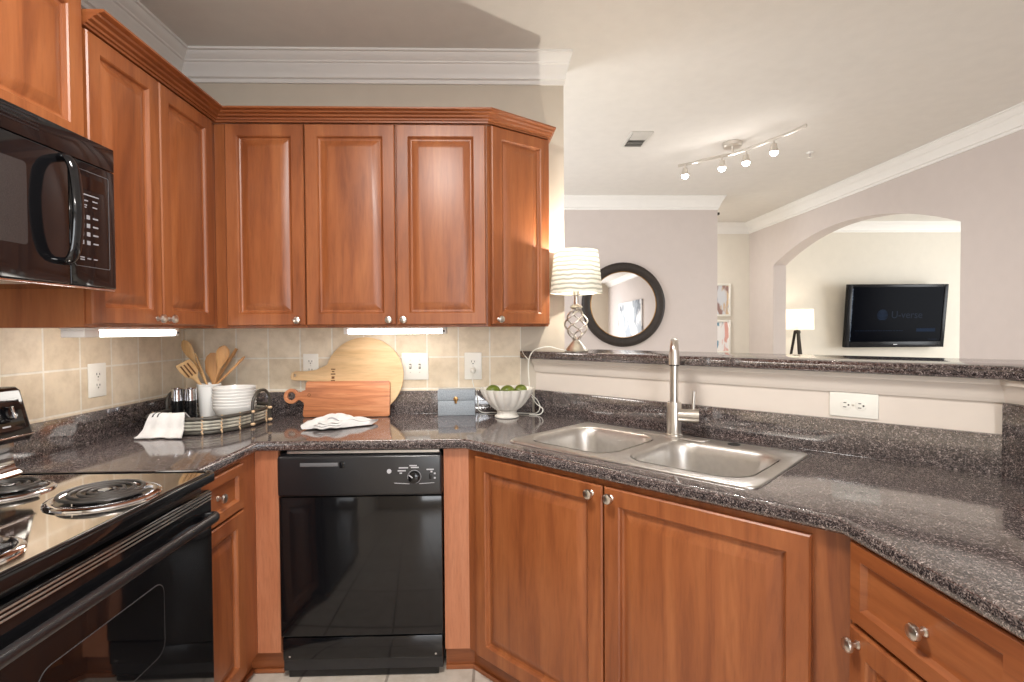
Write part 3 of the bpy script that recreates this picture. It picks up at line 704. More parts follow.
link('spray_head', B().lathe([(.0165, .322), (.0175, .316), (.0190, .29), (.0195, .272), (.0185, .2705), (.017, .2705), (.001, .274)], Fr(h0, (1, 0, 0), (0, 0, 1), (0, 1, 0)), 24), 'nickel', r_)
link('nozzle', B().lathe([(.0175, .2665), (.0175, .2715), (.001, .2715)], Fr(h0, (1, 0, 0), (0, 0, 1), (0, 1, 0)), 20), 'black_soft', r_)
lv = Vector((.93, -.37, 0)).normalized(); l0 = fb+Vector((0, 0, .076))
lh = link('lever_hub', B().cyl(l0+lv*.015, l0+lv*.050, .0245, seg=24).cyl(l0+lv*.050, l0+lv*.088, .0260, seg=24).cyl(l0+lv*.047, l0+lv*.051, .022, seg=24), 'nickel', r_)
link('lever', B().tube([l0+lv*.068+Vector((0, 0, .01)), l0+lv*.069+Vector((0, 0, .06)), l0+lv*.070+Vector((0, 0, .092))], [.0065, .006, .0058], 12), 'nickel', lh)

# ------------------------------------------------------------------ under-cabinet lights
def tube_light(fr, ln, label, loc, c0=.018):
    r = thing('cabinet_light', label, 'light', loc, 'fluorescent lights under the wall cabinets')
    link('housing', B().box(fr, 0, ln, -.006, 0, -.075, 0, .002), 'white', r)
    d = link('diffuser', B().box(fr, c0, ln-.018, -.028, -.006, -.070, -.002, .006, 3), 'tube', r)
    part(d, 'glowing white diffuser')
    link('end_cap', B().box(fr, 0, c0, -.029, -.006, -.072, -.001, .003), 'white', r)
    e = link('end_cap', B().box(fr, ln-.018, ln, -.029, -.006, -.072, -.001, .003), 'white', r)
    link('switch', B().box(fr, ln-.013, ln-.005, -.021, -.013, -.002, .003, .001), 'slot', e)
tube_light(Fr((-1.235, 1.60, ZB-.001), (0, 1, 0), (0, 0, 1), (1, 0, 0)), .465, 'lit white fluorescent fixture under the cabinet on the left wall', (-1.27, 1.83, ZB-.03), .062)
tube_light(Fr((-.685, 2.345, ZB-.001), (1, 0, 0), (0, 0, 1), (0, -1, 0)), .455, 'lit white fluorescent fixture above the round cutting board', (-.458, 2.38, ZB-.03))

# ------------------------------------------------------------------ outlets and switches
def duplex(fr, name, label, plugged=False, horizontal=False, w_=.075, h_=.118):
    r = thing(name, label, 'outlet', fr(0, 0, 0), 'white duplex outlets')
    link('cover_plate', B().box(fr, -w_/2, w_/2, -h_/2, h_/2, 0, .006, .003, 3), 'plate', r)
    for k in (-1, 1):
        f2 = fr.at(0, k*.0205, .0058)
        rc = link('receptacle', B().prism(rrect(-.0165, .0165, -.014, .014, .012, 5), f2, 0, .0015, .0005), 'plate', r)
        b = B(); b.box(f2, -.0085, -.006, -.002, .007, .001, .0022); b.box(f2, .0055, .008, -.002, .006, .001, .0022); b.cyl(f2(0, -.008, .001), f2(0, -.008, .0022), .0028, seg=10)
        link('slots', b, 'slot', rc)
    link('screw', B().cyl(fr(0, 0, .005), fr(0, 0, .0072), .003, seg=10), 'nickel', r)
    return r
FWL = Fr((XW+.009, 2.030, 1.144), (0, 1, 0), (0, 0, 1), (1, 0, 0))
duplex(FWL, 'wall_outlet', 'white outlet on the left wall tiles between range and tray', w_=.088, h_=.128)
FWB = Fr((-.920, YW-.009, 1.155), (1, 0, 0), (0, 0, 1), (0, -1, 0))
duplex(FWB, 'wall_outlet', 'white outlet half hidden behind the round board handle')
duplex(Fr((-.122, YW-.009, 1.147), (1, 0, 0), (0, 0, 1), (0, -1, 0)), 'wall_outlet', 'white outlet with a plug in it, above the grey box', w_=.086, h_=.135)
pc = DG((1.093-1.692+1.188-1.597)/2/S2, K0/S2, 1.075)
duplex(Fr(pc, (0, 0, 1), -DIAG_U, DIAG_N), 'wall_outlet', 'white sideways outlet on the cream half wall right of faucet', w_=.080, h_=.135)
fs_ = Fr((-.409, YW-.009, 1.148), (1, 0, 0), (0, 0, 1), (0, -1, 0))
r_ = thing('light_switch', 'white double toggle switch plate right of the round cutting board', 'switch', fs_(0, 0, 0))
link('cover_plate', B().box(fs_, -.066, .066, -.067, .067, 0, .006, .003, 3), 'plate', r_)
for k in (-1, 1):
    f2 = fs_.at(k*.023, 0, .0055)
    link('toggle_slot', B().box(f2, -.005, .005, -.012, .012, 0, .0012), 'slot', r_)
    link('toggle', B().box(Fr(f2(0, .0, 0), f2.u, (f2.v+f2.n*.55), (f2.n-f2.v*.55)), -.004, .004, -.003, .010, 0, .010, .001), 'plate', r_)
    for z in (-.030, .030): link('screw', B().cyl(f2(0, z, 0), f2(0, z, .0015), .003, seg=8), 'nickel', r_)

# ------------------------------------------------------------------ cutting boards
r_ = thing('cutting_board', 'round pale maple paddle board leaning on the tiles', 'cutting board', (-.65, 2.556, CT))
FBd = Fr((-.650, 2.552, CT+.0005), (1, 0, 0), (0, .12, 1), (0, -1, .12))     # a=x, b=up, c=towards room
Rb = .190; pl = []
for k in range(61):
    a = PI-.30-(2*PI-.60)*k/60; pl.append((Rb*math.cos(a), Rb+Rb*math.sin(a)))
pl += [(-.215, Rb-.044), (-.245, Rb-.027), (-.28, Rb-.020), (-.335, Rb-.019), (-.351, Rb-.014), (-.356, Rb), (-.351, Rb+.020), (-.335, Rb+.026), (-.28, Rb+.026), (-.235, Rb+.032), (-.208, Rb+.044)]
link('board', B().prism(pl, FBd, 0, .016, .003, 2, holes=[circ(-.335, Rb+.006, .008, 16)]), 'maple', r_)
b = B()
for q, (z0, z1, hw_) in enumerate(((.052, .057, .010), (.040, .046, .006), (.028, .034, .011), (.008, .020, .007), (-.004, .002, .010), (-.016, -.012, .006))): b.box(FBd, -.15-hw_, -.15+hw_, Rb+z0-.02, Rb+z1-.02, .0155, .0164)
part(link('stamp', b, 'burn', r_), 'small burnt stamp')
r_ = thing('cutting_board', 'rectangular reddish board with ring handle leaning in front', 'cutting board', (-.72, 2.51, CT))
FB2 = Fr((-.929, 2.515, CT+.0005), (1, 0, 0), (0, .13, 1), (0, -1, .13))
pl = rrect(0, .412, 0, .170, .012, 4)
ring = [(-.055+.036*math.cos(a), .100+.036*math.sin(a)) for a in [(.55+(2*PI-1.1)*k/22) for k in range(23)]]
base = [(.412-.012, 0)]+[]
pl = [(.008, 0), (.404, 0), (.412, .008), (.412, .160), (.404, .170), (.018, .170), (.012, .162), (.010, .130), (-.012, .120)]+ring+[(-.012, .080), (.006, .066), (.002, .010)]
link('board', B().prism(pl, FB2, 0, .018, .003, 2, holes=[circ(-.055, .100, .019, 18)]), 'acacia', r_)
part(link('stamp', B().prism(circ(.030, .105, .008, 14), FB2, .0175, .0186, holes=[circ(.030, .105, .005, 14)]), 'burn', r_), 'small round stamp')

# ------------------------------------------------------------------ cloths
def cloth(name, P, nu, nv, mats, thick=.004, mi=lambda i, j: 0, parent=None):
    b = B(); V = [[b.bm.verts.new(P(i/(nu-1), j/(nv-1))) for j in range(nv)] for i in range(nu)]
    for i in range(nu-1):
        for j in range(nv-1): b.face([V[i][j], V[i+1][j], V[i+1][j+1], V[i][j+1]], mi(i, j))
    bmesh.ops.recalc_face_normals(b.bm, faces=b.bm.faces[:])
    bmesh.ops.solidify(b.bm, geom=b.bm.faces[:], thickness=thick)
    o = link(name, b, mats, parent, ang=70); return o
def crumpled():
    """a striped towel laid in a long loose heap with a folded-over front"""
    def sec(u):   # cross-section of the heap at u: width and height
        w0 = .030+.028*math.sin(PI*min(1, u*1.15+.12)); h0 = .016+.030*math.sin(PI*min(1, u*.9+.12))**1.5
        return w0, h0
    def P(u, v):
        x = -.805+.262*u; yc = 2.218+.075*u+.012*math.sin(u*7)
        w0, h0 = sec(u); a = PI*(1-v)
        rip = 1+.16*math.sin(u*23+v*5)+.10*math.sin(v*17+u*9)
        return Vector((x+.012*math.sin(v*6), yc-w0*math.cos(a)*1.15, CT+.006+h0*abs(math.sin(a))**.7*rip))
    b = B(); nu, nv = 40, 22
    V = [[b.bm.verts.new(P(i/(nu-1), j/(nv-1))) for j in range(nv)] for i in range(nu)]
    for i in range(nu-1):
        for j in range(nv-1): b.face([V[i][j], V[i+1][j], V[i+1][j+1], V[i][j+1]], 1 if j == 15 and i > 14 else 0)
    for k in (0, nu-1): b.face(V[k])
    b.face([V[i][0] for i in range(nu)]+[V[i][-1] for i in range(nu-1, -1, -1)])
    r = thing('dish_towel', 'white dish towel crumpled on the counter before the boards', 'towel', (-.67, 2.25, CT))
    link('heap', b, ['cloth', 'soft_stripe'], r, ang=70)
    for dz, dy, x0, x1 in ((.008, -.062, -.765, -.655), (.017, -.057, -.760, -.660), (.026, -.050, -.745, -.665)):
        pts = [(x0+(x1-x0)*k/10, 2.234+dy+.030*k/10-.012*math.sin(PI*k/10), CT+dz+.004+.003*math.sin(k*1.3)) for k in range(11)]
        link('fold', B().tube(pts, [.004+.004*math.sin(PI*k/10) for k in range(11)], 8, flat=(2.4, .8)), 'cloth', r)
crumpled()

# ------------------------------------------------------------------ tray and what stands on it
TC_, TA, TBx, TBy = Vector((-1.252, 2.322, 0)), math.radians(-8), .190, .228
def tr(x, y, z): c, s_ = math.cos(TA), math.sin(TA); return Vector((TC_.x+c*x-s_*y, TC_.y+s_*x+c*y, z))
def oval(kx_, ky_, z, n=64):
    out = []
    for k in range(n):
        a = 2*PI*k/n; ca, sa = math.cos(a), math.sin(a); e = 2/2.7
        out.append(tr(kx_*math.copysign(abs(ca)**e, ca), ky_*math.copysign(abs(sa)**e, sa), z))
    return out
r_ = thing('tray', 'oval grey cane tray with loop handles in the counter corner', 'tray', (TC_.x, TC_.y, CT))
TZ = CT+.016
b = B(); b.loft([oval(TBx-.012, TBy-.012, CT+.008), oval(TBx-.012, TBy-.012, TZ)]); part(link('tray_base', b, 'cane_dark', r_), 'dark flat base')
for i, z in enumerate((.010, .0245, .038, .0515, .066)):
    fl = .006*i/4
    link('cane_rail', B().tube(oval(TBx+fl, TBy+fl, CT+z), .0075 if i in (0, 4) else .0058, 8, closed=True), 'cane' if i in (1, 2, 3) else 'cane_dark', r_)
ov = oval(TBx, TBy, 0, 64)
for k in (3, 9, 27, 36, 45, 53, 57, 61):
    p = ov[k]; q = (p-TC_); q.z = 0; q.normalize()
    pts = [(p+q*(.010 if j % 2 else -.0005)+Vector((0, 0, CT+.004+.070*j/8))) for j in range(9)]
    pts = [p+q*.0085+Vector((.0025*math.sin(j*2.2), .0025*math.cos(j*2.2), CT+.003+.072*j/12)) for j in range(13)]
    link('binding', B().tube(pts, .0032, 6), 'binding', r_)
for s_ in (1, -1):
    y0 = .035*s_*0+.045
    pts = [tr(s_*(TBx+.008), y0-.065, CT+.010), tr(s_*(TBx+.010), y0-.065, CT+.085), tr(s_*(TBx+.012), y0-.058, CT+.120), tr(s_*(TBx+.012), y0-.03, CT+.146), tr(s_*(TBx+.012), y0, CT+.152), tr(s_*(TBx+.012), y0+.03, CT+.146), tr(s_*(TBx+.012), y0+.058, CT+.120), tr(s_*(TBx+.010), y0+.065, CT+.085), tr(s_*(TBx+.008), y0+.065, CT+.010)]
    h_ = link('handle', B().tube(spline(pts, 4), .0068, 8), 'cane_dark', r_)
    for dy in (-.065, .065):
        for z in (.012, .066):
            c = tr(s_*(TBx+.010), y0+dy, CT+z); link('binding', B().ball(c, .011, 1, 1, .7, 10, 6), 'binding', h_)
def drape():
    def P(u, v):
        prof = [(.105, .036), (.060, .050), (.022, .076), (.000, .0905), (-.016, .086), (-.026, .062), (-.034, .030), (-.052, .010), (-.062, .004)]
        k = v*(len(prof)-1); i = min(int(k), len(prof)-2); t = k-i
        y = prof[i][0]*(1-t)+prof[i+1][0]*t; z = prof[i][1]*(1-t)+prof[i+1][1]*t
        x0, x1 = -1.355-.022*max(0, v-.4)/.6*1.6, -1.243+.034*v
        out = max(0, v-.35)
        return Vector((x0+(x1-x0)*u, 2.090-.002*u+y+.008*math.sin(u*9+v*3)*out-.006*out*math.sin(u*19+1), CT+.004+z+.002*math.sin(u*8)*(1-v)))
    r = cloth('tea_towel', P, 22, 26, ['cloth', 'stripe'], .005, lambda i, j: 1 if i in (2, 5) and 7 <= j <= 13 else 0)
    tag(r, 'white tea towel with dark stripes draped over the tray edge', 'towel')
drape()
# ribbed white crock with utensils
CK = Vector((-1.318, 2.420, TZ+.0005))
r_ = thing('crock', 'white ceramic crock holding wooden utensils on the tray', 'crock', tuple(CK))
prof = [(.036, 0), (.039, .004)]+[(.039+.009*k/24+(.0008 if k % 2 else 0), .006+.140*k/24) for k in range(25)]+[(.0505, .150), (.0515, .156), (.049, .158), (.046, .152), (.042, .06), (.034, .010), (.001, .010)]
link('vessel', B().lathe(prof, Fr(CK, (1, 0, 0), (0, 0, 1), (0, 1, 0)), 36), 'ceramic', r_)
def utensil(label, px, py, tx, ty, tz, wv, prof, mat, slots=0, thick=.0035, curve=.004, name='wooden_spoon', cat='spoon'):
    """stands in the crock: from its foot inside to its tip; wv is the blade's width direction; prof = (fraction, half width, half thickness)"""
    p1 = Vector((tx, ty, tz)); rim = CK+Vector((px, py, .152)); ax = (p1-rim).normalized(); p0 = rim.copy()
    for q in range(70):
        nx = rim-ax*.002*q
        if nx.z < CK.z+.016 or math.hypot(nx.x-CK.x, nx.y-CK.y) > .031+.012*(nx.z-CK.z-.02)/.13: 
            if q > 8: break
        p0 = nx
    Ln = (p1-p0).length
    wv = Vector(wv); wv = (wv-ax*wv.dot(ax)).normalized(); tv = ax.cross(wv)
    rings = []
    for f, hw_, ht in prof:
        c = p0+ax*(Ln*f)+tv*(curve*math.sin(PI*f)); rings.append([c+wv*(hw_*math.cos(2*PI*k/12))+tv*(ht*math.sin(2*PI*k/12)) for k in range(12)])
    b = B(); b.loft(rings)
    r = thing(name, label, cat, tuple(p0), 'wooden utensils in the crock')
    link('body', b, mat, r, ang=60)
    for k in range(slots):
        f3 = Fr(p0+ax*(Ln*.80), wv, ax, tv); a = (k-(slots-1)/2)*.015
        part(link('slot', B().box(f3, a-.0028, a+.0028, -.025, .035, -.0048, .0048), 'burn', r), 'dark slot')
SPOON = [(0, .005, .005), (.55, .005, .0048), (.66, .007, .005), (.74, .017, .006), (.82, .026, .006), (.90, .028, .0055), (.96, .021, .004), (1, .006, .002)]
SPAT = [(0, .006, .005), (.5, .006, .005), (.62, .012, .004), (.72, .030, .0035), (.85, .034, .003), (.98, .032, .0025), (1, .030, .002)]
PADL = [(0, .006, .005), (.42, .006, .005), (.55, .014, .004), (.7, .034, .0035), (.86, .036, .003), (.95, .026, .0025), (1, .010, .002)]
STICK = [(0, .0048, .0048), (.6, .005, .005), (.95, .0058, .0058), (1, .004, .004)]
FLATH = [(0, .006, .004), (.6, .008, .004), (.9, .012, .0035), (1, .010, .003)]
utensil('pale wooden spoon, oval head topmost at the left of the crock', -0.022, 0.02, -1.462, 2.47, 1.285, (1, -.25, 0), SPOON, 'spoonwood')
utensil('pale slotted wooden spatula leaning far left from the crock', -0.03, -0.014, -1.392, 2.345, 1.190, (.85, .2, .55), SPAT, 'spoonwood', 3, name='slotted_spatula', cat='spatula')
utensil('narrow pale wooden scraper seen edge-on, right of the slotted spatula', -0.01, -0.006, -1.372, 2.41, 1.228, (.35, -.9, 0), FLATH, 'spoonwood', name='wooden_scraper', cat='spatula')
utensil('broad wooden paddle in the crock, left of the darker spoon', 0.008, 0.026, -1.316, 2.45, 1.228, (1, .15, 0), PADL, 'spoonwood2', name='wooden_paddle', cat='spatula')
utensil('darker brown wooden spoon standing tallest at the right of the crock', 0.022, 0.002, -1.236, 2.405, 1.262, (1, .3, 0), SPOON, 'spoonwood2')
utensil('slim wooden turner seen edge-on beside the darker spoon', .012, .029, -1.230, 2.50, 1.245, (.3, 1, 0), FLATH, 'spoonwood2', name='wooden_turner', cat='spatula')
utensil('round wooden stick leaning right out of the crock over the bowls', 0.034, -0.01, -1.165, 2.44, 1.210, (1, 0, 0), STICK, 'spoonwood2', name='wooden_stick', cat='utensil')
# stacked bowls
BW = Vector((-1.176, 2.362, TZ+.0005)); NB = 7
for i in range(NB):
    z = BW.z+.0135*i
    p_ = [(.040, 0), (.042, .003), (.060, .014), (.076, .034), (.085, .054), (.0895, .066), (.088, .068), (.083, .056), (.074, .038), (.058, .0185), (.040, .0085), (.001, .0075)]
    o = link('bowl', B().lathe(p_, Fr((BW.x, BW.y, z), (1, 0, 0), (0, 0, 1), (0, 1, 0)), 40), 'ceramic')
    nm = ['lowest, resting on the tray', 'second from the bottom', 'third from the bottom', 'in the middle of the stack', 'third from the top', 'second from the top', 'topmost, its inside showing'][i]
    tag(o, f'white bowl in the stack on the cane tray, {nm}', 'bowl', 'white bowls stacked on the tray')
for (x, y), lb in zip(((-1.398, 2.315), (-1.345, 2.322)), ('steel-topped dark shaker on the tray, the left one nearest the wall', 'steel-topped dark shaker on the tray, the right one nearest the crock')):
    r_ = thing('shaker', lb, 'shaker', (x, y, TZ+.0005), 'shakers on the tray')
    fr = Fr((x, y, TZ+.0005), (1, 0, 0), (0, 0, 1), (0, 1, 0))
    part(link('jar', B().lathe([(.020, 0), (.0225, .003), (.0225, .095), (.001, .095)], fr, 24), 'black', r_), 'black glass jar')
    part(link('cap', B().lathe([(.0235, .0955), (.0225, .140), (.0235, .147), (.022, .149), (.019, .147), (.018, .135), (.001, .134)], fr, 24), 'chrome', r_), 'polished steel cap')

# ------------------------------------------------------------------ grey box, fruit bowl, limes
r_ = thing('keepsake_box', 'grey textured box with a gold clasp against the backsplash', 'box', (-.199, 2.54, CT))
FX = Fr((-.288, 2.512, CT+.0005), (1, 0, 0), (0, 0, 1), (0, -1, 0))
link('base', B().box(FX, 0, .178, 0, .073, -.055, 0, .002), 'stone', r_)
link('lid', B().box(FX, -.0008, .1788, .0745, .125, -.055, .0008, .002), 'stone', r_)
b = B().lathe([(.012, 0), (.012, .002), (.008, .004), (.001, .005)], Fr(FX(.086, .080, .001), FX.u, FX.n, -FX.v), 18); b.box(FX, .080, .092, .058, .080, .0, .003, .001); b.ball(FX(.086, .066, .004), .004)
part(link('clasp', b, 'gold', r_), 'round gold clasp')
BC = Vector((.042, 2.455, CT+.0005))
r_ = thing('fruit_bowl', 'fluted white footed bowl of limes beside the sink', 'bowl', tuple(BC))
fr = Fr(BC, (1, 0, 0), (0, 0, 1), (0, 1, 0))
b = B().lathe([(.052, 0), (.057, .003), (.056, .009), (.048, .014), (.045, .024), (.049, .034), (.001, .034)], fr, 64, scallop=.03)
link('foot', b, 'bowlwhite', r_)
b = B().lathe([(.030, .034), (.050, .036), (.068, .048), (.088, .070), (.106, .096), (.118, .120), (.125, .137)], fr, 128, True, False, scallop=.085)
b.lathe([(.125, .137), (.1215, .137), (.112, .122), (.100, .104), (.080, .094), (.001, .090)], fr, 128, False, True, scallop=.085)
bmesh.ops.remove_doubles(b.bm, verts=b.bm.verts[:], dist=1e-5)
link('basin', b, 'bowlwhite', r_, ang=60)
for (dx, dy, rz), lb in zip(((-.064, -.004, .3), (.004, -.024, 0), (.066, .004, .8)),
        ('green lime at the left of the fluted bowl', 'green lime in the front middle of the fluted bowl', 'green lime at the right of the fluted bowl')):
    c = BC+Vector((dx, dy, .0965+.0285)); r_ = thing('lime', lb, 'lime', tuple(c-Vector((0, 0, .0285))), 'limes in the fluted bowl')
    t = bmesh.new(); bmesh.ops.create_uvsphere(t, u_segments=20, v_segments=14, radius=.0285)
    for v in t.verts:
        x = v.co.z/.0285; v.co.z *= 1.14+.10*abs(x)**6; v.co = Matrix.Rotation(PI/2, 3, 'Y') @ v.co; v.co = Matrix.Rotation(rz, 3, 'Z') @ v.co; v.co += c
    b = B(); b.merge(t); link('fruit', b, 'lime', r_)
    d = Matrix.Rotation(rz, 3, 'Z') @ Vector((1, 0, 0)); link('stem_end', B().ball(c+d*.0345, .0035), 'spoonwood2', r_)

# ------------------------------------------------------------------ bar lamp with cord
LB = Vector((.370, 2.440, 1.2205))
r_ = thing('table_lamp', 'lit nickel table lamp with spiral cage and ruched shade on the bar', 'lamp', tuple(LB))
fr = Fr(LB, (1, 0, 0), (0, 0, 1), (0, 1, 0))
link('foot', B().lathe([(.056, 0), (.057, .006), (.054, .010), (.047, .018), (.034, .034), (.022, .047), (.016, .054), (.019, .058), (.014, .064), (.001, .064)], fr, 32), 'nickel', r_)
for s_ in (0, 1, 2, 3, 4):
    pts = []
    for k in range(25):
        t = k/24; a = 2*PI*s_/5+t*PI*1.15; rr = .011+.043*math.sin(PI*t)**.85; pts.append(LB+Vector((rr*math.cos(a), rr*math.sin(a), .060+.140*t)))
    link('cage_wire', B().tube(pts, .0042, 8), 'nickel', r_)
link('neck', B().lathe([(.012, .196), (.022, .200), (.030, .208), (.026, .214), (.012, .222), (.010, .262), (.016, .266), (.016, .300), (.001, .300)], fr, 24), 'nickel', r_)
link('bulb', B().ball(LB+Vector((0, 0, .34)), .022, 1, 1, 1.3), 'dome', r_)
sh = []
for k in range(21):
    t = k/20; sh.append((.122-.020*t, .272+.200*t))
b = B(); b.loft([[fr(r*(1+.006*math.sin(7*j+i*2.1))*math.cos(2*PI*j/48), h+.002*math.sin(3*2*PI*j/48+i), r*(1+.006*math.sin(7*j+i*2.1))*math.sin(2*PI*j/48)) for j in range(48)] for i, (r, h) in enumerate(sh)], True, False, False)
part(link('lamp_shade', b, 'shade', r_, ang=80), 'glowing pale ruched fabric shade')
b = B(); b.tube([fr(.099*math.cos(2*PI*j/24), .470, .099*math.sin(2*PI*j/24)) for j in range(24)], .002, 6, True)
for a in (0, 2*PI/3, 4*PI/3): b.tube([fr(.004*math.cos(a), .385, .004*math.sin(a)), fr(.098*math.cos(a), .470, .098*math.sin(a))], .0016, 6)
b.tube([fr(0, .30, 0), fr(0, .40, 0)], .003, 6)
link('shade_ring', b, 'nickel', r_)
cordp = [(.330, 2.415, 1.226), (.285, 2.42, 1.235), (.245, 2.43, 1.245), (.205, 2.455, 1.240), (.170, 2.48, 1.224), (.150, 2.505, 1.18), (.150, 2.520, 1.10), (.160, 2.530, 1.02), (.190, 2.53, .985), (.205, 2.535, .950), (.190, 2.530, .922), (.150, 2.53, .919), (.08, 2.55, .919), (-.02, 2.57, .919), (-.09, 2.578, .925), (-.100, 2.580, .99), (-.118, 2.578, 1.045), (-.125, 2.575, 1.085), (-.120, 2.570, 1.12)]
link('cord', B().tube(spline(cordp, 8), .0026, 6), 'cord', r_)
link('cord', B().tube(spline([(.150, 2.505, 1.18), (.128, 2.545, 1.205), (.12, 2.575, 1.228)], 6), .0022, 6), 'cord', r_)
link('cord', B().tube(spline([(.165, 2.530, 1.0), (.185, 2.50, .97), (.215, 2.49, .945), (.200, 2.49, .920), (.15, 2.50, .919)], 6), .0026, 6), 'cord', r_)
link('plug', B().lathe([(.014, 0), (.015, .010), (.010, .022), (.005, .028), (.001, .028)], Fr((-.122, YW-.0175, 1.1265), (1, 0, 0), (0, -1, 0), (0, 0, 1)), 16), 'plate', r_)

# ------------------------------------------------------------------ hall: mirror, pictures, sensor
MC = Vector((1.28, 5.29, 1.575)); fm = Fr(MC, (1, 0, 0), (0, -1, 0), (0, 0, 1))
r_ = thing('round_mirror', 'round mirror with wide dark woven frame on the hall wall', 'mirror', tuple(MC))
link('frame', B().lathe([(.338, .002), (.425, .002), (.428, .014), (.418, .032), (.395, .042), (.368, .040), (.346, .026), (.336, .014)], fm, 72, False, False), 'frame_brown', r_, ang=60)
part(link('inner_ring', B().lathe([(.330, .010), (.330, .020), (.334, .022), (.338, .020), (.338, .010)], fm, 72, False, False), 'gold', r_), 'thin gold ring')
link('glass', B().lathe([(.337, .004), (.337, .012), (.331, .013)], fm, 72), 'mirror', r_, smooth=False)
M['art1'] = paint_blobs('abstract_tan_art', srgb(205, 208, 214), [(srgb(205, 180, 150), .52), (srgb(150, 120, 115), .60), (srgb(150, 160, 185), .62)], 5)
M['art2'] = paint_blobs('abstract_teal_art', srgb(238, 236, 236), [(srgb(225, 170, 160), .56), (srgb(70, 140, 170), .62), (srgb(190, 60, 70), .66)], 6)
M['art3'] = paint_blobs('abstract_grey_art', srgb(225, 226, 228), [(srgb(150, 160, 172), .50), (srgb(90, 98, 110), .58), (srgb(240, 240, 240), .60)], 2.2)
def picture(fr, w_, h_, art, label, fw=.025, group='framed prints on the far wall'):
    r = thing('framed_picture', label, 'picture', fr(w_/2, 0, 0), group)
    b = B()
    for a0, a1, b0, b1 in ((0, fw, 0, h_), (w_-fw, w_, 0, h_), (fw, w_-fw, 0, fw), (fw, w_-fw, h_-fw, h_)): b.box(fr, a0, a1, b0, b1, .001, .025, .002)
    link('frame', b, 'plate', r); link('print', B().box(fr, fw*.8, w_-fw*.8, fw*.8, h_-fw*.8, .001, .016), art, r)
FP = Fr((2.55, 6.62, 0), (1, 0, 0), (0, 0, 1), (0, -1, 0))
picture(FP.at(0, 1.482), .43, .418, 'art1', 'upper white-framed tan and grey print on the far hall wall')
picture(FP.at(0, 1.018), .43, .418, 'art2', 'lower white-framed teal and red print on the far hall wall')
o = link('wall_sensor', B().wbox(2.2505, 2.30, 5.35, 5.39, 2.50, 2.525, .004), 'dark_metal'); tag(o, 'small grey sensor on the hall wall corner under the crown', 'sensor')
r_ = thing('wall_art', 'large grey abstract canvas on the right wall, seen in the mirror', 'picture', (3.2295, -2.4, 1.0))
link('canvas', B().box(Fr((3.229, -.95, 1.0), (0, -1, 0), (0, 0, 1), (-1, 0, 0)), 0, 2.2, 0, 1.0, 0, .035, .003), 'art3', r_)

# ------------------------------------------------------------------ ceiling: track light, vent, sprinkler
r_ = thing('track_light', 'lit nickel wavy track light with four heads on the ceiling', 'light', (1.69, 3.72, CZ))
link('canopy', B().lathe([(.001, -.034), (.056, -.034), (.064, -.026), (.065, -.001), (.001, -.001)], Fr((1.695, 3.735, CZ), (1, 0, 0), (0, 0, 1), (0, 1, 0)), 32), 'nickel', r_)
link('stem', B().cyl((1.69, 3.72, CZ-.034), (1.69, 3.72, 2.575), .008), 'nickel', r_)
rail = spline([(1.39, 3.985, 2.572), (1.45, 3.94, 2.572), (1.55, 3.84, 2.574), (1.64, 3.765, 2.575), (1.69, 3.72, 2.575), (1.746, 3.634, 2.575), (1.79, 3.53, 2.574), (1.83, 3.42, 2.572), (1.88, 3.29, 2.572), (1.91, 3.19, 2.572)], 6)
link('rail', B().tube(rail, .0085, 8, flat=(.55, 1.2)), 'nickel', r_)
for tx, ty, _ in TRACK:
    h_ = link('head', B().cyl((tx, ty, 2.57), (tx, ty, 2.535), .006).lathe([(.001, .045), (.018, .044), (.020, .03), (.027, .0), (.028, -.010), (.025, -.010), (.018, .012), (.001, .014)], Fr((tx, ty, 2.497), (1, 0, 0), (0, 0, 1), (0, 1, 0)), 20), 'nickel', r_)
    link('bulb', B().ball((tx, ty, 2.484), .0255, 1, 1, .9), 'bulb', h_)
r_ = thing('ceiling_vent', 'white ceiling air vent left of the track light', 'vent', (.99, 3.675, CZ))
fv = Fr((.99, 3.675, CZ-.001), (1, 0, 0), (0, 1, 0), (0, 0, 1))
b = B().prism(rrect(-.078, .078, -.145, .145, .006, 2), fv, -.005, 0, .002, 2, holes=[rrect(-.06, .06, -.13, .13, .002, 1)]); link('frame', b, 'vent', r_)
for k in range(9):
    y = -.118+.0295*k; link('louvre', B().box(Fr(fv(0, y, -.0075), (1, 0, 0), (0, 1, .7 if k > 3 else -.7), (0, -.7, 1)), -.06, .06, -.009, .009, -.0007, .0007), 'vent', r_)
part(link('duct_opening', B().box(fv, -.0595, .0595, -.1295, .1295, -.0025, -.0005), 'slot', r_), 'dark opening behind the louvres')
r_ = thing('sprinkler', 'small chrome fire sprinkler on the ceiling right of track light', 'sprinkler', (2.383, 3.933, CZ))
fv = Fr((2.383, 3.933, CZ), (1, 0, 0), (0, 0, 1), (0, 1, 0))
part(link('escutcheon', B().lathe([(.026, -.0005), (.024, -.004), (.012, -.010), (.001, -.010)], fv, 24), 'white', r_), 'white ring')
link('deflector', B().lathe([(.006, -.010), (.006, -.03), (.003, -.034), (.018, -.036), (.018, -.038), (.001, -.038)], fv, 16), 'chrome', r_)

